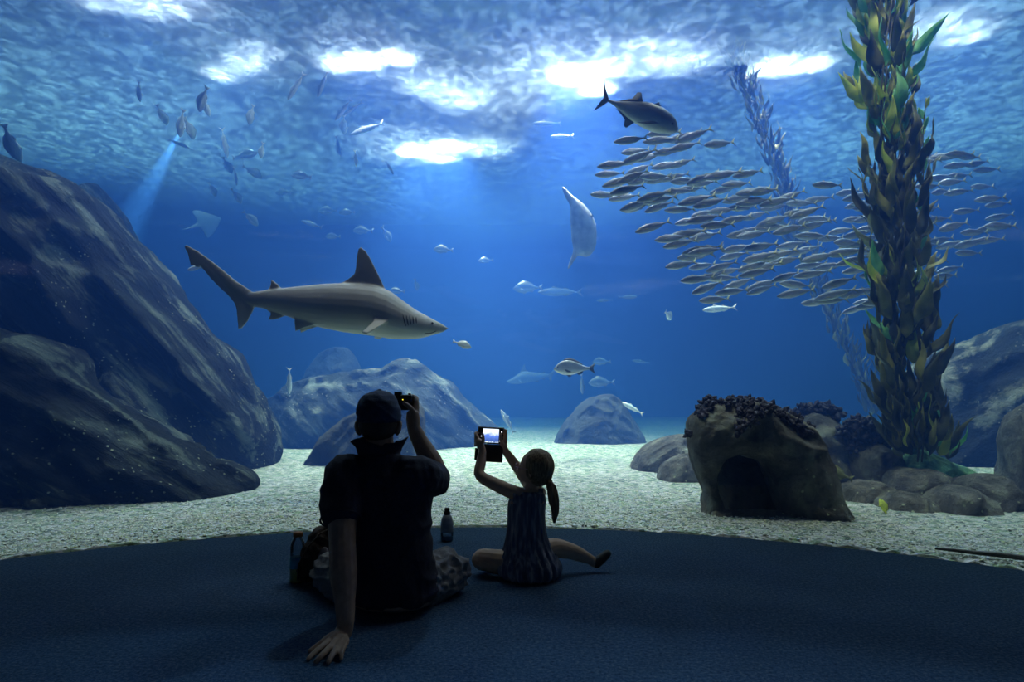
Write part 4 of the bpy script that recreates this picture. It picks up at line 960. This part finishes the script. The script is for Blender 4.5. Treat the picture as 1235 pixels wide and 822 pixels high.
# right arm raised to the camera
shR, elR, wrR = W(505, 574, 2.64), W(529, 578, 2.86), W(499, 516, 2.86)
B.append(limb([(shR, .060), (W(518, 578, 2.76), .052), (elR, .045), (W(520, 556, 2.87), .047), (W(507, 533, 2.87), .036), (wrR, .029)]))
B.append(limb([(wrR, .028), (W(498, 505, 2.86), .030), (W(498, 497, 2.86), .026)]))
for k, (y0, xo) in enumerate([(478, 0), (482, .5), (486.5, 1), (491, 1)]):    # fingers wrapped over the camera's grip
    B.append(limb([(W(499, 498 - k * .5, 2.865), .011), (W(502 + xo, y0 + 6, 2.885), .0105), (W(501 + xo, y0 + 1, 2.915), .010), (W(494, y0 - .5, 2.94), .009), (W(489, y0 + .5, 2.945), .008)], seg=10))
B.append(limb([(W(500, 503, 2.855), .013), (W(497, 494, 2.835), .011), (W(491, 488, 2.832), .010), (W(487, 486, 2.836), .009)], seg=10))
# legs crossed in front
for sg, hp, kn, an, ft in [(1, W(500, 712, 2.80), W(545, 686, 2.97), Vector((-.50, 3.18, .06)), Vector((-.62, 3.16, .045))), (-1, W(438, 712, 2.80), W(396, 690, 2.99), Vector((-.46, 3.24, .06)), Vector((-.33, 3.26, .045)))]:
    B.append(limb([(hp, .085), ((hp + kn) / 2, .075), (kn, .056), ((kn + an) / 2 + Vector((0, .03, 0)), .052), (an, .036), (ft, .035)]))
mb = remeshed('body', rel(B, mo), M_SKIN, .0042, 3, man)
# hair below the cap
hb = [blob(head + Vector((0, -.012, -.02)), (.078, .090, .080))]
hair = remeshed('hair', rel(hb, mo), M_HAIRM, .006, 2, man)
# cap: crown, band, visor, button
cb = [stack([(head + Vector((0, y, z)), a, b_) for z, y, a, b_ in [(-.012, -.003, .083, .098), (.012, -.003, .085, .100), (.04, -.004, .082, .097), (.066, -.002, .074, .087), (.086, .0, .058, .068), (.099, .0, .036, .042), (.105, .0, .012, .014)]])]
def capfold(co, n):
    v = noise.noise(Vector((co.x * 9, co.y * 6, co.z * 26 + co.x * 18))); return n * ((.3 - abs(v)) * .012)
cap = remeshed('cap', rel(cb, mo), M_CAP, .004, 2, man, capfold)
vis = [blob(head + Vector((0, .125, .004)), (.072, .062, .005), Euler((R(-8), 0, 0)).to_matrix())]
mesh_obj('visor', *[x for x in rel(vis, mo)[0]], M_CAP, cap)
mesh_obj('button', *rel([blob(head + Vector((0, 0, .108)), (.008, .008, .004))], mo)[0], M_CAP, cap)
bnd = [head + Vector((.0845 * math.cos(a), -.003 + .0995 * math.sin(a), -.006 + .004 * math.sin(a))) - mo for a in [i / 48 * 2 * math.pi for i in range(49)]]
mesh_obj('band', *tube(bnd, [(.0025, .009)] * 49, 8), M_CAP, cap)
# shirt
S = []
lv = [(-.0 + .045, .0, .172, .13), (.10, .0, .178, .138), (.20, .0, .172, .132), (.30, -.004, .172, .128), (.40, -.012, .182, .128), (.475, -.022, .198, .122), (.525, -.030, .192, .108), (.565, -.036, .150, .09), (.595, -.04, .095, .074), (.612, -.04, .075, .066)]
S.append(stack([((cx(z) + (.004 if z < .3 else .0), 2.70 + dy, z), a, b_) for z, dy, a, b_ in lv]))
S.append(limb([(shL + Vector((.05, .01, .01)), .078), (shL, .082), (W(412, 600, 2.565), .077), (W(411, 624, 2.52), .072)]))
S.append(limb([(shR + Vector((-.06, 0, .0)), .078), (shR, .078), (W(519, 577, 2.76), .071), (W(528, 577, 2.84), .063)]))
def shirt_fold(co, n):
    w_ = co + mo; v = noise.noise(Vector((w_.x * 9 + w_.z * 5, w_.y * 5, w_.z * 11 - w_.x * 5))); v2 = noise.noise(Vector((w_.x * 22, w_.y * 14, w_.z * 9 + w_.x * 14)))
    return n * ((.28 - abs(v)) * .020 + (.28 - abs(v2)) * .009)
shirt = remeshed('shirt', rel(S, mo), M_SHIRT, .006, 3, man, shirt_fold)
# popped-up collar, open at the throat
cn = Vector((W(457, 545, 2.66).x, 2.665, 0)); V = []; n = 40; zb, zt = W(457, 550, 2.60).z, W(457, 531, 2.60).z
for lay, (dr) in enumerate((0, .004)):
    for j, (zz, rr) in enumerate([(zb, .078), ((zb + zt) / 2, .083), (zt, .098)]):
        for i in range(n + 1):
            a = R(-240) + R(300) * i / n; flare = 1 + .12 * (j / 2) * abs(math.sin(a * 1.0 + 1.57)) 
            droop = .010 * math.cos(3 * a) * (j == 2) + (-.012 if j == 2 and abs(math.cos(a)) < .35 else 0)
            V.append(Vector((cn.x + (rr + dr) * flare * math.cos(a), cn.y + (rr + dr) * .86 * math.sin(a), zz + droop)) - mo)
m_ = n + 1; Fc = []
for lay in (0, 1):
    for j in range(2):
        for i in range(n):
            a = lay * 3 * m_ + j * m_ + i; q = (a, a + 1, a + m_ + 1, a + m_); Fc.append(q if lay else q[::-1])
for i in range(n): Fc.append((2 * m_ + i, 2 * m_ + i + 1, 5 * m_ + i + 1, 5 * m_ + i)); Fc.append((i + 1, i, 3 * m_ + i, 3 * m_ + i + 1))
for i in (0, n):
    for j in range(2): Fc.append((j * m_ + i, (j + 1) * m_ + i, (j + 4) * m_ + i, (j + 3) * m_ + i))
mesh_obj('collar', V, Fc, M_SHIRT, shirt)
# sleeve hems
for nm, p, d_, r in [('sleeve_hem', W(411, 626, 2.515), W(411, 640, 2.49), .0735)]:
    ax = (d_ - p).normalized(); u = ax.cross(Vector((0, 1, 0))).normalized(); v_ = ax.cross(u)
    mesh_obj(nm, *tube([p + (u * math.cos(a) + v_ * math.sin(a)) * r - mo for a in [i / 30 * 2 * math.pi for i in range(31)]], .004, 6), M_SHIRT, shirt)
# shorts
S = [stack([((-.472, 2.76, z), a, b_) for z, a, b_ in [(.012, .14, .13), (.05, .18, .16), (.12, .185, .155), (.18, .165, .13)]])]
for hp, kn, wd in [(W(503, 708, 2.80), W(547, 684, 2.97), .093), (W(436, 708, 2.80), W(398, 688, 2.99), .085)]:
    S.append(limb([(hp, .105), ((hp + kn) / 2 + Vector((0, -.01, .0)), .100), (kn + Vector((0, -.01, 0)), wd)]))
def short_fold(co, n):
    w_ = co + mo; v = noise.noise(Vector((w_.x * 7, w_.y * 16 + w_.x * 9, w_.z * 26))); v2 = noise.noise(Vector((w_.x * 20, w_.y * 20, w_.z * 40)))
    return n * ((.25 - abs(v)) * .036 + (.25 - abs(v2)) * .012) if n.z > -.6 else n * 0
remeshed('shorts', rel(S, mo), M_SHORTS, .006, 2, man, short_fold)
for an, ft in [(Vector((-.50, 3.18, .06)), Vector((-.70, 3.15, .045))), (Vector((-.46, 3.24, .06)), Vector((-.26, 3.27, .045)))]:
    remeshed('shoe', rel([limb([(an + Vector((0, 0, -.012)), (.042, .04)), ((an + ft) / 2, (.046, .042)), (ft, (.044, .034))])], mo), M_SHOE, .006, 2, man)
# camera held up to the face
M_LED = bpy.data.materials.new('lit_indicator'); M_LED.use_nodes = True
bb = M_LED.node_tree.nodes['Principled BSDF']; bb.inputs['Emission Color'].default_value = (1, .8, .05, 1); bb.inputs['Emission Strength'].default_value = 2.0; bb.inputs['Base Color'].default_value = (.8, .6, .1, 1)
def rbox(c, s, r=.006, seg=3, rot=None):
    bm = bmesh.new(); bmesh.ops.create_cube(bm, size=1.0)
    bmesh.ops.scale(bm, vec=s, verts=bm.verts); bmesh.ops.bevel(bm, geom=bm.edges[:], offset=r, segments=seg, affect='EDGES', profile=.5)
    mt = Matrix.Translation(c) @ (rot.to_4x4() if rot is not None else Matrix.Identity(4))
    V = [mt @ v.co for v in bm.verts]; bm.verts.index_update(); Fc = [tuple(v.index for v in f.verts) for f in bm.faces]; bm.free(); return V, Fc
def ring_cyl(c, axis, r, h, seg=24, r2=None):
    a = Vector(axis).normalized(); return tube([c - a * h / 2, c + a * h / 2], [r, r2 or r], seg)
cc = W(486, 485, 2.895)
camr = empty('camera', cc, 'small black camera held at the eye by the seated person in the cap', 'camera')
mesh_obj('camera_body', *rbox(Vector((-.012, 0, 0)), (.105, .038, .066), .007), M_BLACK, camr)
mesh_obj('lens', *ring_cyl(Vector((-.02, .045, -.004)), (0, 1, 0), .027, .05), M_BLACK, camr)
mesh_obj('viewfinder', *rbox(Vector((-.02, -.006, .038)), (.03, .04, .016), .004), M_BLACK, camr)
mesh_obj('shutter_button', *ring_cyl(Vector((.028, .004, .036)), (0, 0, 1), .007, .006), M_BLACK, camr)
mesh_obj('indicator_light', *blob(Vector((.002, -.0195, .012)), (.0022, .0012, .0022)), M_LED, camr)

# bottles, bag
M_CLEAR, nt, out = nodes('clear_bottle_plastic')
tr = N(nt, 'ShaderNodeBsdfTransparent', {'Color': (.80, .86, .92, 1)}); gl = N(nt, 'ShaderNodeBsdfGlossy', {'Roughness': .08})
df = N(nt, 'ShaderNodeBsdfDiffuse', {'Color': (.5, .55, .6, 1)})
lw = N(nt, 'ShaderNodeLayerWeight', {'Blend': .35})
mxa = N(nt, 'ShaderNodeMixShader', {0: .15, 1: tr.outputs[0], 2: df.outputs[0]})
mxb = N(nt, 'ShaderNodeMixShader', {0: lw.outputs['Fresnel'], 1: mxa.outputs[0], 2: gl.outputs[0]}); nt.links.new(mxb.outputs[0], out.inputs[0])
M_JUICE = plain('yellow_green_drink', (.75, .80, .05), rough=.3, var=.15)
M_JLAB = plain('blue_green_bottle_label', (.06, .42, .62), rough=.5, var=.4, scale=25)
M_OCAP = plain('orange_brown_cap', (.35, .14, .04), rough=.5)
M_WLAB = plain('grey_bottle_sleeve', (.34, .38, .46), rough=.5)
M_WATERB = plain('blue_tinted_base', (.08, .35, .62), rough=.3)
def lathe(prof, seg=28):
    V = []; Fc = []
    for r, z in prof:
        for k in range(seg):
            a = 2 * math.pi * k / seg; V.append(Vector((r * math.cos(a), r * math.sin(a), z)))
    n = len(prof)
    for i in range(n - 1):
        for k in range(seg):
            a = i * seg + k; b_ = i * seg + (k + 1) % seg; Fc.append((a, b_, b_ + seg, a + seg))
    Fc.append(tuple(range(seg))[::-1]); Fc.append(tuple(range((n - 1) * seg, n * seg)))
    return V, Fc
p = on_ground(358, 702); bt = empty('bottle', p, 'clear drink bottle with brown cap and yellow-green bottom, left beside the bag', 'bottle')
mesh_obj('bottle_body', *lathe([(.028, .002), (.032, .008), (.032, .07), (.0315, .13), (.032, .16), (.028, .180), (.018, .196), (.016, .205)]), M_CLEAR, bt)
mesh_obj('drink', *lathe([(.027, .004), (.0305, .010), (.0305, .066), (.029, .070)]), M_JUICE, bt)
mesh_obj('bottle_label', *lathe([(.0325, .066), (.0328, .070), (.0328, .112), (.0325, .116)]), M_JLAB, bt)
mesh_obj('bottle_cap', *lathe([(.017, .203), (.0215, .204), (.0215, .221), (.018, .223)]), M_OCAP, bt)
p = on_ground(539, 652); bt = empty('bottle', p, 'small water bottle with a dark sports cap standing near the window between the two people', 'bottle')
mesh_obj('bottle_body', *lathe([(.030, .002), (.036, .008), (.036, .055), (.035, .075), (.036, .10), (.030, .130), (.020, .150), (.016, .158)]), M_CLEAR, bt)
mesh_obj('bottle_sleeve', *lathe([(.0365, .052), (.0372, .056), (.0372, .10), (.031, .131), (.021, .150), (.020, .150)]), M_WLAB, bt)
mesh_obj('water_fill', *lathe([(.029, .004), (.034, .010), (.034, .022), (.033, .024)]), M_WATERB, bt)
mesh_obj('bottle_cap', *lathe([(.017, .150), (.019, .152), (.019, .166), (.015, .170), (.015, .184), (.010, .190)]), M_BLACK, bt)
M_BAG = plain('brown_black_bag_fabric', (.055, .042, .035), rough=.85, var=.35, scale=14, bump=.4, bscale=90)
bo = Vector((on_ground(382, 700).x, 3.10, 0))
bag = empty('bag', bo, 'slumped dark brown bag on the carpet behind the drink bottle', 'bag')
S = [blob(Vector((0.015, .0, .10)), (.085, .085, .10)), blob(Vector((.03, .02, .17)), (.075, .07, .075)), blob(Vector((-.02, 0, .06)), (.06, .08, .06)), blob(Vector((.07, .02, .21)), (.06, .05, .05))]
def bagfold(co, n):
    v = noise.noise(Vector((co.x * 12, co.y * 12, co.z * 22))); return n * (.3 - abs(v)) * .022
bgm = remeshed('bag_body', S, M_BAG, .006, 3, bag, bagfold)
mesh_obj('strap', *tube([Vector(q) for q in [(-.06, -.06, .03), (-.05, -.09, .10), (-.015, -.085, .17), (.03, -.06, .225), (.08, -.03, .25)]], [(.004, .014)] * 5, 8), M_BAG, bag)
M_ZIP = plain('grey_bag_panel', (.22, .22, .24), rough=.6)
mesh_obj('side_panel', *blob(Vector((.055, -.085, .10)), (.028, .018, .075), Euler((0, R(6), 0)).to_matrix()), M_ZIP, bag)

# ------------------------------------------------------------------ the girl
def dress_material():
    m, nt, out = nodes('blue_streaked_dress_cotton')
    tc = N(nt, 'ShaderNodeTexCoord')
    mp = N(nt, 'ShaderNodeMapping', {'Vector': tc.outputs['Object'], 'Scale': (60, 60, 7)})
    n = N(nt, 'ShaderNodeTexNoise', {'Vector': mp.outputs[0], 'Scale': 1.0, 'Detail': 3.0})
    c = ramp(nt, n.outputs[0], [(.35, (.09, .12, .20)), (.52, (.20, .24, .34)), (.64, (.50, .52, .58))])  # lighter streaks running down the cloth
    b = N(nt, 'ShaderNodeBsdfPrincipled', {'Base Color': c, 'Roughness': .85, 'Sheen Weight': .2}); nt.links.new(b.outputs[0], out.inputs[0]); return m
def hair_material():
    m, nt, out = nodes('light_brown_hair')
    tc = N(nt, 'ShaderNodeTexCoord')
    mp = N(nt, 'ShaderNodeMapping', {'Vector': tc.outputs['Object'], 'Scale': (170, 170, 14)})
    n = N(nt, 'ShaderNodeTexNoise', {'Vector': mp.outputs[0], 'Scale': 1.0, 'Detail': 3.0})
    c = ramp(nt, n.outputs[0], [(.35, (.16, .11, .06)), (.65, (.46, .34, .20))])
    bp = N(nt, 'ShaderNodeBump', {'Height': n.outputs[0], 'Strength': .6, 'Distance': .004})
    b = N(nt, 'ShaderNodeBsdfPrincipled', {'Base Color': c, 'Roughness': .45, 'Normal': bp.outputs[0]}); nt.links.new(b.outputs[0], out.inputs[0]); return m
M_DRESS = dress_material(); M_HAIR = hair_material()
gp = Vector((W(637, 695, 3.12).x, 3.16, 0)); girl = empty('person', gp, 'small girl in a sleeveless dress with a ponytail, holding up a phone', 'person')
B = []
gx = gp.x
B.append(stack([((gx + dx, 3.16 + dy, z), a, b_) for z, dx, dy, a, b_ in [(.02, .005, 0, .09, .075), (.08, .0, 0, .088, .075), (.18, -.005, 0, .073, .06), (.28, -.008, -.002, .076, .058), (.35, -.004, -.004, .085, .055), (.385, .0, -.004, .070, .045), (.41, .01, 0, .035, .035)]]))
gh = W(645, 563, 3.16)
fd = Vector((-.93, .36, .08)).normalized(); fs = Vector((0, 0, 1)).cross(fd).normalized()   # looks left and away, to the phone
B.append(limb([(Vector((gx + .01, 3.16, .39)), .034), (W(642, 582, 3.16), .030), (gh + Vector((0, 0, -.01)), .03)]))
B.append(blob(gh, (.070, .070, .078)))
B.append(blob(gh + fd * .042 + Vector((0, 0, -.028)), (.044, .044, .046)))
B.append(blob(gh + fd * .086 + Vector((0, 0, -.022)), (.009, .009, .010)))
B.append(blob(gh + fd * .076 + Vector((0, 0, -.046)), (.014, .014, .007)))
for sg in (-1, 1):
    B.append(blob(gh + fs * sg * .067 - fd * .006 + Vector((0, 0, -.020)), (.012, .008, .020)))
    B.append(blob(gh + fs * sg * .025 + fd * .062 + Vector((0, 0, -.004)), (.010, .010, .008)))
# left arm
sh, el, wr = W(620, 594, 3.15), W(579, 573, 3.20), W(582, 543, 3.26)
B.append(limb([(sh + Vector((.03, 0, -.01)), .036), (sh, .034), (W(600, 585, 3.17), .031), (el, .026), (W(580, 558, 3.235), .025), (wr, .018)]))
hl = W(578, 533, 3.265)
B.append(limb([(wr, .017), (hl, .020)]))
for k in range(4):
    y0 = 522 + k * 4.2
    B.append(limb([(W(577.5, 531, 3.265), .0085), (W(574, y0 + 2, 3.275), .0082), (W(574, y0, 3.295), .0078), (W(579, y0 - .5, 3.302), .007)], seg=8))
B.append(limb([(W(581, 537, 3.255), .010), (W(583, 530, 3.245), .0085), (W(582, 523, 3.25), .0075)], seg=8))
# right arm, beyond the face
sh, el, wr = W(650, 594, 3.19), W(634, 580, 3.36), W(609, 543, 3.32)
B.append(limb([(sh + Vector((-.02, 0, -.01)), .036), (sh, .034), (W(643, 590, 3.27), .031), (el, .026), (W(622, 561, 3.345), .025), (wr, .018)]))
B.append(limb([(wr, .017), (W(606, 533, 3.31), .020)]))
for k in range(4):
    y0 = 519 + k * 4.2
    B.append(limb([(W(606.5, 531, 3.31), .0085), (W(610, y0 + 2, 3.305), .0082), (W(610, y0, 3.30), .0078), (W(605.5, y0 - .5, 3.302), .007)], seg=8))
B.append(limb([(W(607, 537, 3.30), .010), (W(604.5, 531, 3.262), .0085), (W(604, 524, 3.258), .0075)], seg=8))
# legs
B.append(limb([(Vector((gx - .05, 3.18, .06)), .062), (W(600, 677, 3.18), .056), (W(581, 674, 3.20), .047), (Vector((gx - .19, 3.26, .045)), .038), (Vector((gx - .05, 3.40, .035)), .026), (Vector((gx + .03, 3.43, .03)), .022)]))
B.append(limb([(Vector((gx + .05, 3.18, .065)), .060), (W(664, 662, 3.20), .050), (W(683, 663, 3.24), .040), (W(698, 668, 3.26), .034), (W(711, 674, 3.27), .024), (W(718, 679, 3.27), .022)]))
remeshed('body', rel(B, gp), M_SKIN2, .0038, 2, girl)
# shoes
def shoe(h, t, up, nm='shoe'):
    d = (t - h); P = [limb([(h, (.024, .026)), (h + d * .5, (.027, .024)), (t, (.022, .018))])]
    return remeshed(nm, rel(P, gp), M_SHOE, .004, 2, girl)
shoe(W(718, 679.5, 3.27), W(733, 667, 3.28), None)
shoe(Vector((gx + .03, 3.43, .03)), Vector((gx + .13, 3.46, .03)), None)
# dress: bodice and gathered skirt
V = []; Fc = []; seg = 96
lv = [(.006, .125, .115, .010, 1), (.03, .150, .135, .008, 1), (.065, .146, .125, .006, 1), (.11, .118, .098, .003, .9), (.16, .100, .082, -.003, .6), (.20, .092, .074, -.006, .25), (.27, .087, .069, -.008, .1), (.33, .089, .066, -.006, .05), (.365, .088, .061, -.002, .05), (.385, .075, .054, .002, 0), (.398, .058, .046, .006, 0)]
for z, a, b_, dx, g in lv:
    for k in range(seg):
        t = 2 * math.pi * k / seg; q = g * (.008 * math.sin(19 * t + z * 9) + .006 * math.sin(31 * t + 1.3 + z * 14) + .008 * noise.noise(Vector((math.cos(t) * 2, math.sin(t) * 2, z * 6))))
        V.append(Vector((dx + (a + q) * math.cos(t), (b_ + q) * math.sin(t), z)))
for i in range(len(lv) - 1):
    for k in range(seg):
        a = i * seg + k; b_ = i * seg + (k + 1) % seg; Fc.append((a, b_, b_ + seg, a + seg))
dr = mesh_obj('dress', V, Fc, M_DRESS, girl)
ms = dr.modifiers.new('sub', 'SUBSURF'); ms.levels = 1; ms.render_levels = 1
dr.modifiers.new('thick', 'SOLIDIFY').thickness = .003
for sg in (-1, 1):
    mesh_obj('shoulder_strap', *tube([Vector(q) for q in [(sg * .058, .062, .36), (sg * .062, .03, .40), (sg * .060, -.01, .408), (sg * .056, -.05, .385), (sg * .055, -.062, .35)]], [(.013, .003)] * 5, 8), M_DRESS, dr)
# hair with side ponytail
H = [blob(gh + Vector((.006, -.004, .006)) - fd * .008, (.079, .079, .083)), blob(gh - fd * .022 + Vector((0, 0, -.03)), (.062, .062, .055))]
def hair_cut(co, n):
    w_ = co + gp - gh; f_ = w_.dot(fd)
    pull = max(0.0, f_ - .022) * .92
    return -fd * pull + n * noise.noise(Vector((w_.x * 30, w_.y * 30, w_.z * 12))) * .004
hr = remeshed('hair', rel(H, gp), M_HAIR, .005, 2, girl, hair_cut)
tie = W(660, 577, 3.13)
pt = remeshed('ponytail', rel([limb([(W(657, 575, 3.13), .012), (tie, .011), (W(665, 588, 3.11), (.026, .022)), (W(668, 603, 3.10), (.027, .024)), (W(669.5, 618, 3.10), (.019, .018)), (W(669, 629, 3.10), .006)])], gp), M_HAIR, .004, 1, hr, lambda co, n: n * noise.noise(Vector((co.x * 90, co.y * 90, co.z * 9))) * .006)
M_TIE = plain('pale_hair_tie', (.55, .6, .62), rough=.4)
ax = (W(665, 588, 3.11) - tie).normalized(); u = ax.cross(Vector((0, 1, 0))).normalized(); v_ = ax.cross(u)
mesh_obj('hair_tie', *tube([tie + (u * math.cos(a) + v_ * math.sin(a)) * .0135 - gp for a in [i / 20 * 2 * math.pi for i in range(21)]], .005, 8), M_TIE, hr)
# glasses
M_GLS = plain('pinkish_glasses_frame', (.62, .42, .48), rough=.3)
ge = empty('glasses', gh + fd * .082 + Vector((0, 0, -.004)), 'pinkish glasses worn by the girl, seen at her cheek', 'glasses')
go = ge.location
for sg in (-1, 1):
    c = fs * sg * .024
    mesh_obj('rim', *tube([c + fs * math.cos(a) * .019 + Vector((0, 0, math.sin(a) * .015)) for a in [i / 24 * 2 * math.pi for i in range(25)]], .002, 6), M_GLS, ge)
    mesh_obj('temple', *tube([fs * sg * .043, fs * sg * .062 - fd * .02, fs * sg * .074 - fd * .075], .002, 6), M_GLS, ge)
mesh_obj('bridge', *tube([-fs * .006, fd * .003, fs * .006], .0018, 6), M_GLS, ge)
# phone in an opened wallet case
pc = W(592, 525, 3.30); ph = empty('phone', pc, 'black phone in an open wallet case held up by the girl, screen lit', 'phone')
ph.rotation_euler = (0, R(3), 0)
mesh_obj('case_back', *rbox(Vector((0, .008, 0)), (.130, .006, .082), .0028, 2), M_BLACK, ph)
mesh_obj('phone_body', *rbox(Vector((0, 0, 0)), (.126, .010, .078), .004, 2), M_BLACK, ph)
mesh_obj('case_flap', *rbox(Vector((.014, .006, -.086)), (.100, .006, .088), .0028, 2, Euler((R(8), 0, 0)).to_matrix()), M_BLACK, ph)
mesh_obj('case_clasp', *rbox(Vector((-.066, .010, -.094)), (.018, .005, .060), .002, 2), M_BLACK, ph)
M_SCR, nt, out = nodes('lit_phone_screen')
tc = N(nt, 'ShaderNodeTexCoord'); sx = N(nt, 'ShaderNodeSeparateXYZ', {0: tc.outputs['Object']})
mr = N(nt, 'ShaderNodeMapRange', {0: sx.outputs['Z'], 1: -.033, 2: .033})
nz = N(nt, 'ShaderNodeTexNoise', {'Vector': tc.outputs['Object'], 'Scale': 70.0, 'Detail': 3.0})
ad = N(nt, 'ShaderNodeMath', {0: nz.outputs[0], 1: .5, 2: mr.outputs[0]}, operation='MULTIPLY_ADD')
c = ramp(nt, ad.outputs[0], [(.18, (.7, .85, .95)), (.34, (.04, .09, .30)), (.75, (.10, .20, .65)), (1.0, (.75, .85, 1))])
em = N(nt, 'ShaderNodeEmission', {'Color': c, 'Strength': 1.3}); nt.links.new(em.outputs[0], out.inputs[0])
scr = mesh_obj('screen', *rbox(Vector((0, -.0054, 0)), (.078, .001, .066), .0003, 1), M_SCR, ph)
def emit(name, col, st):
    m, nt, out = nodes(name); e = N(nt, 'ShaderNodeEmission', {'Color': (*col, 1), 'Strength': st}); nt.links.new(e.outputs[0], out.inputs[0]); return m
M_ICO = emit('lit_orange_button', (1, .45, .22), 2.2); M_ICW = emit('lit_white_icon', (.9, .95, 1), 1.6)
mesh_obj('shutter_icon', *ring_cyl(Vector((.050, -.0054, -.006)), (0, 1, 0), .0055, .001), M_ICO, ph)
for x, z in [(.052, .020), (.046, -.024), (-.046, -.004)]:
    mesh_obj('screen_icon', *ring_cyl(Vector((x, -.0054, z)), (0, 1, 0), .0028, .001, 12), M_ICW, ph)
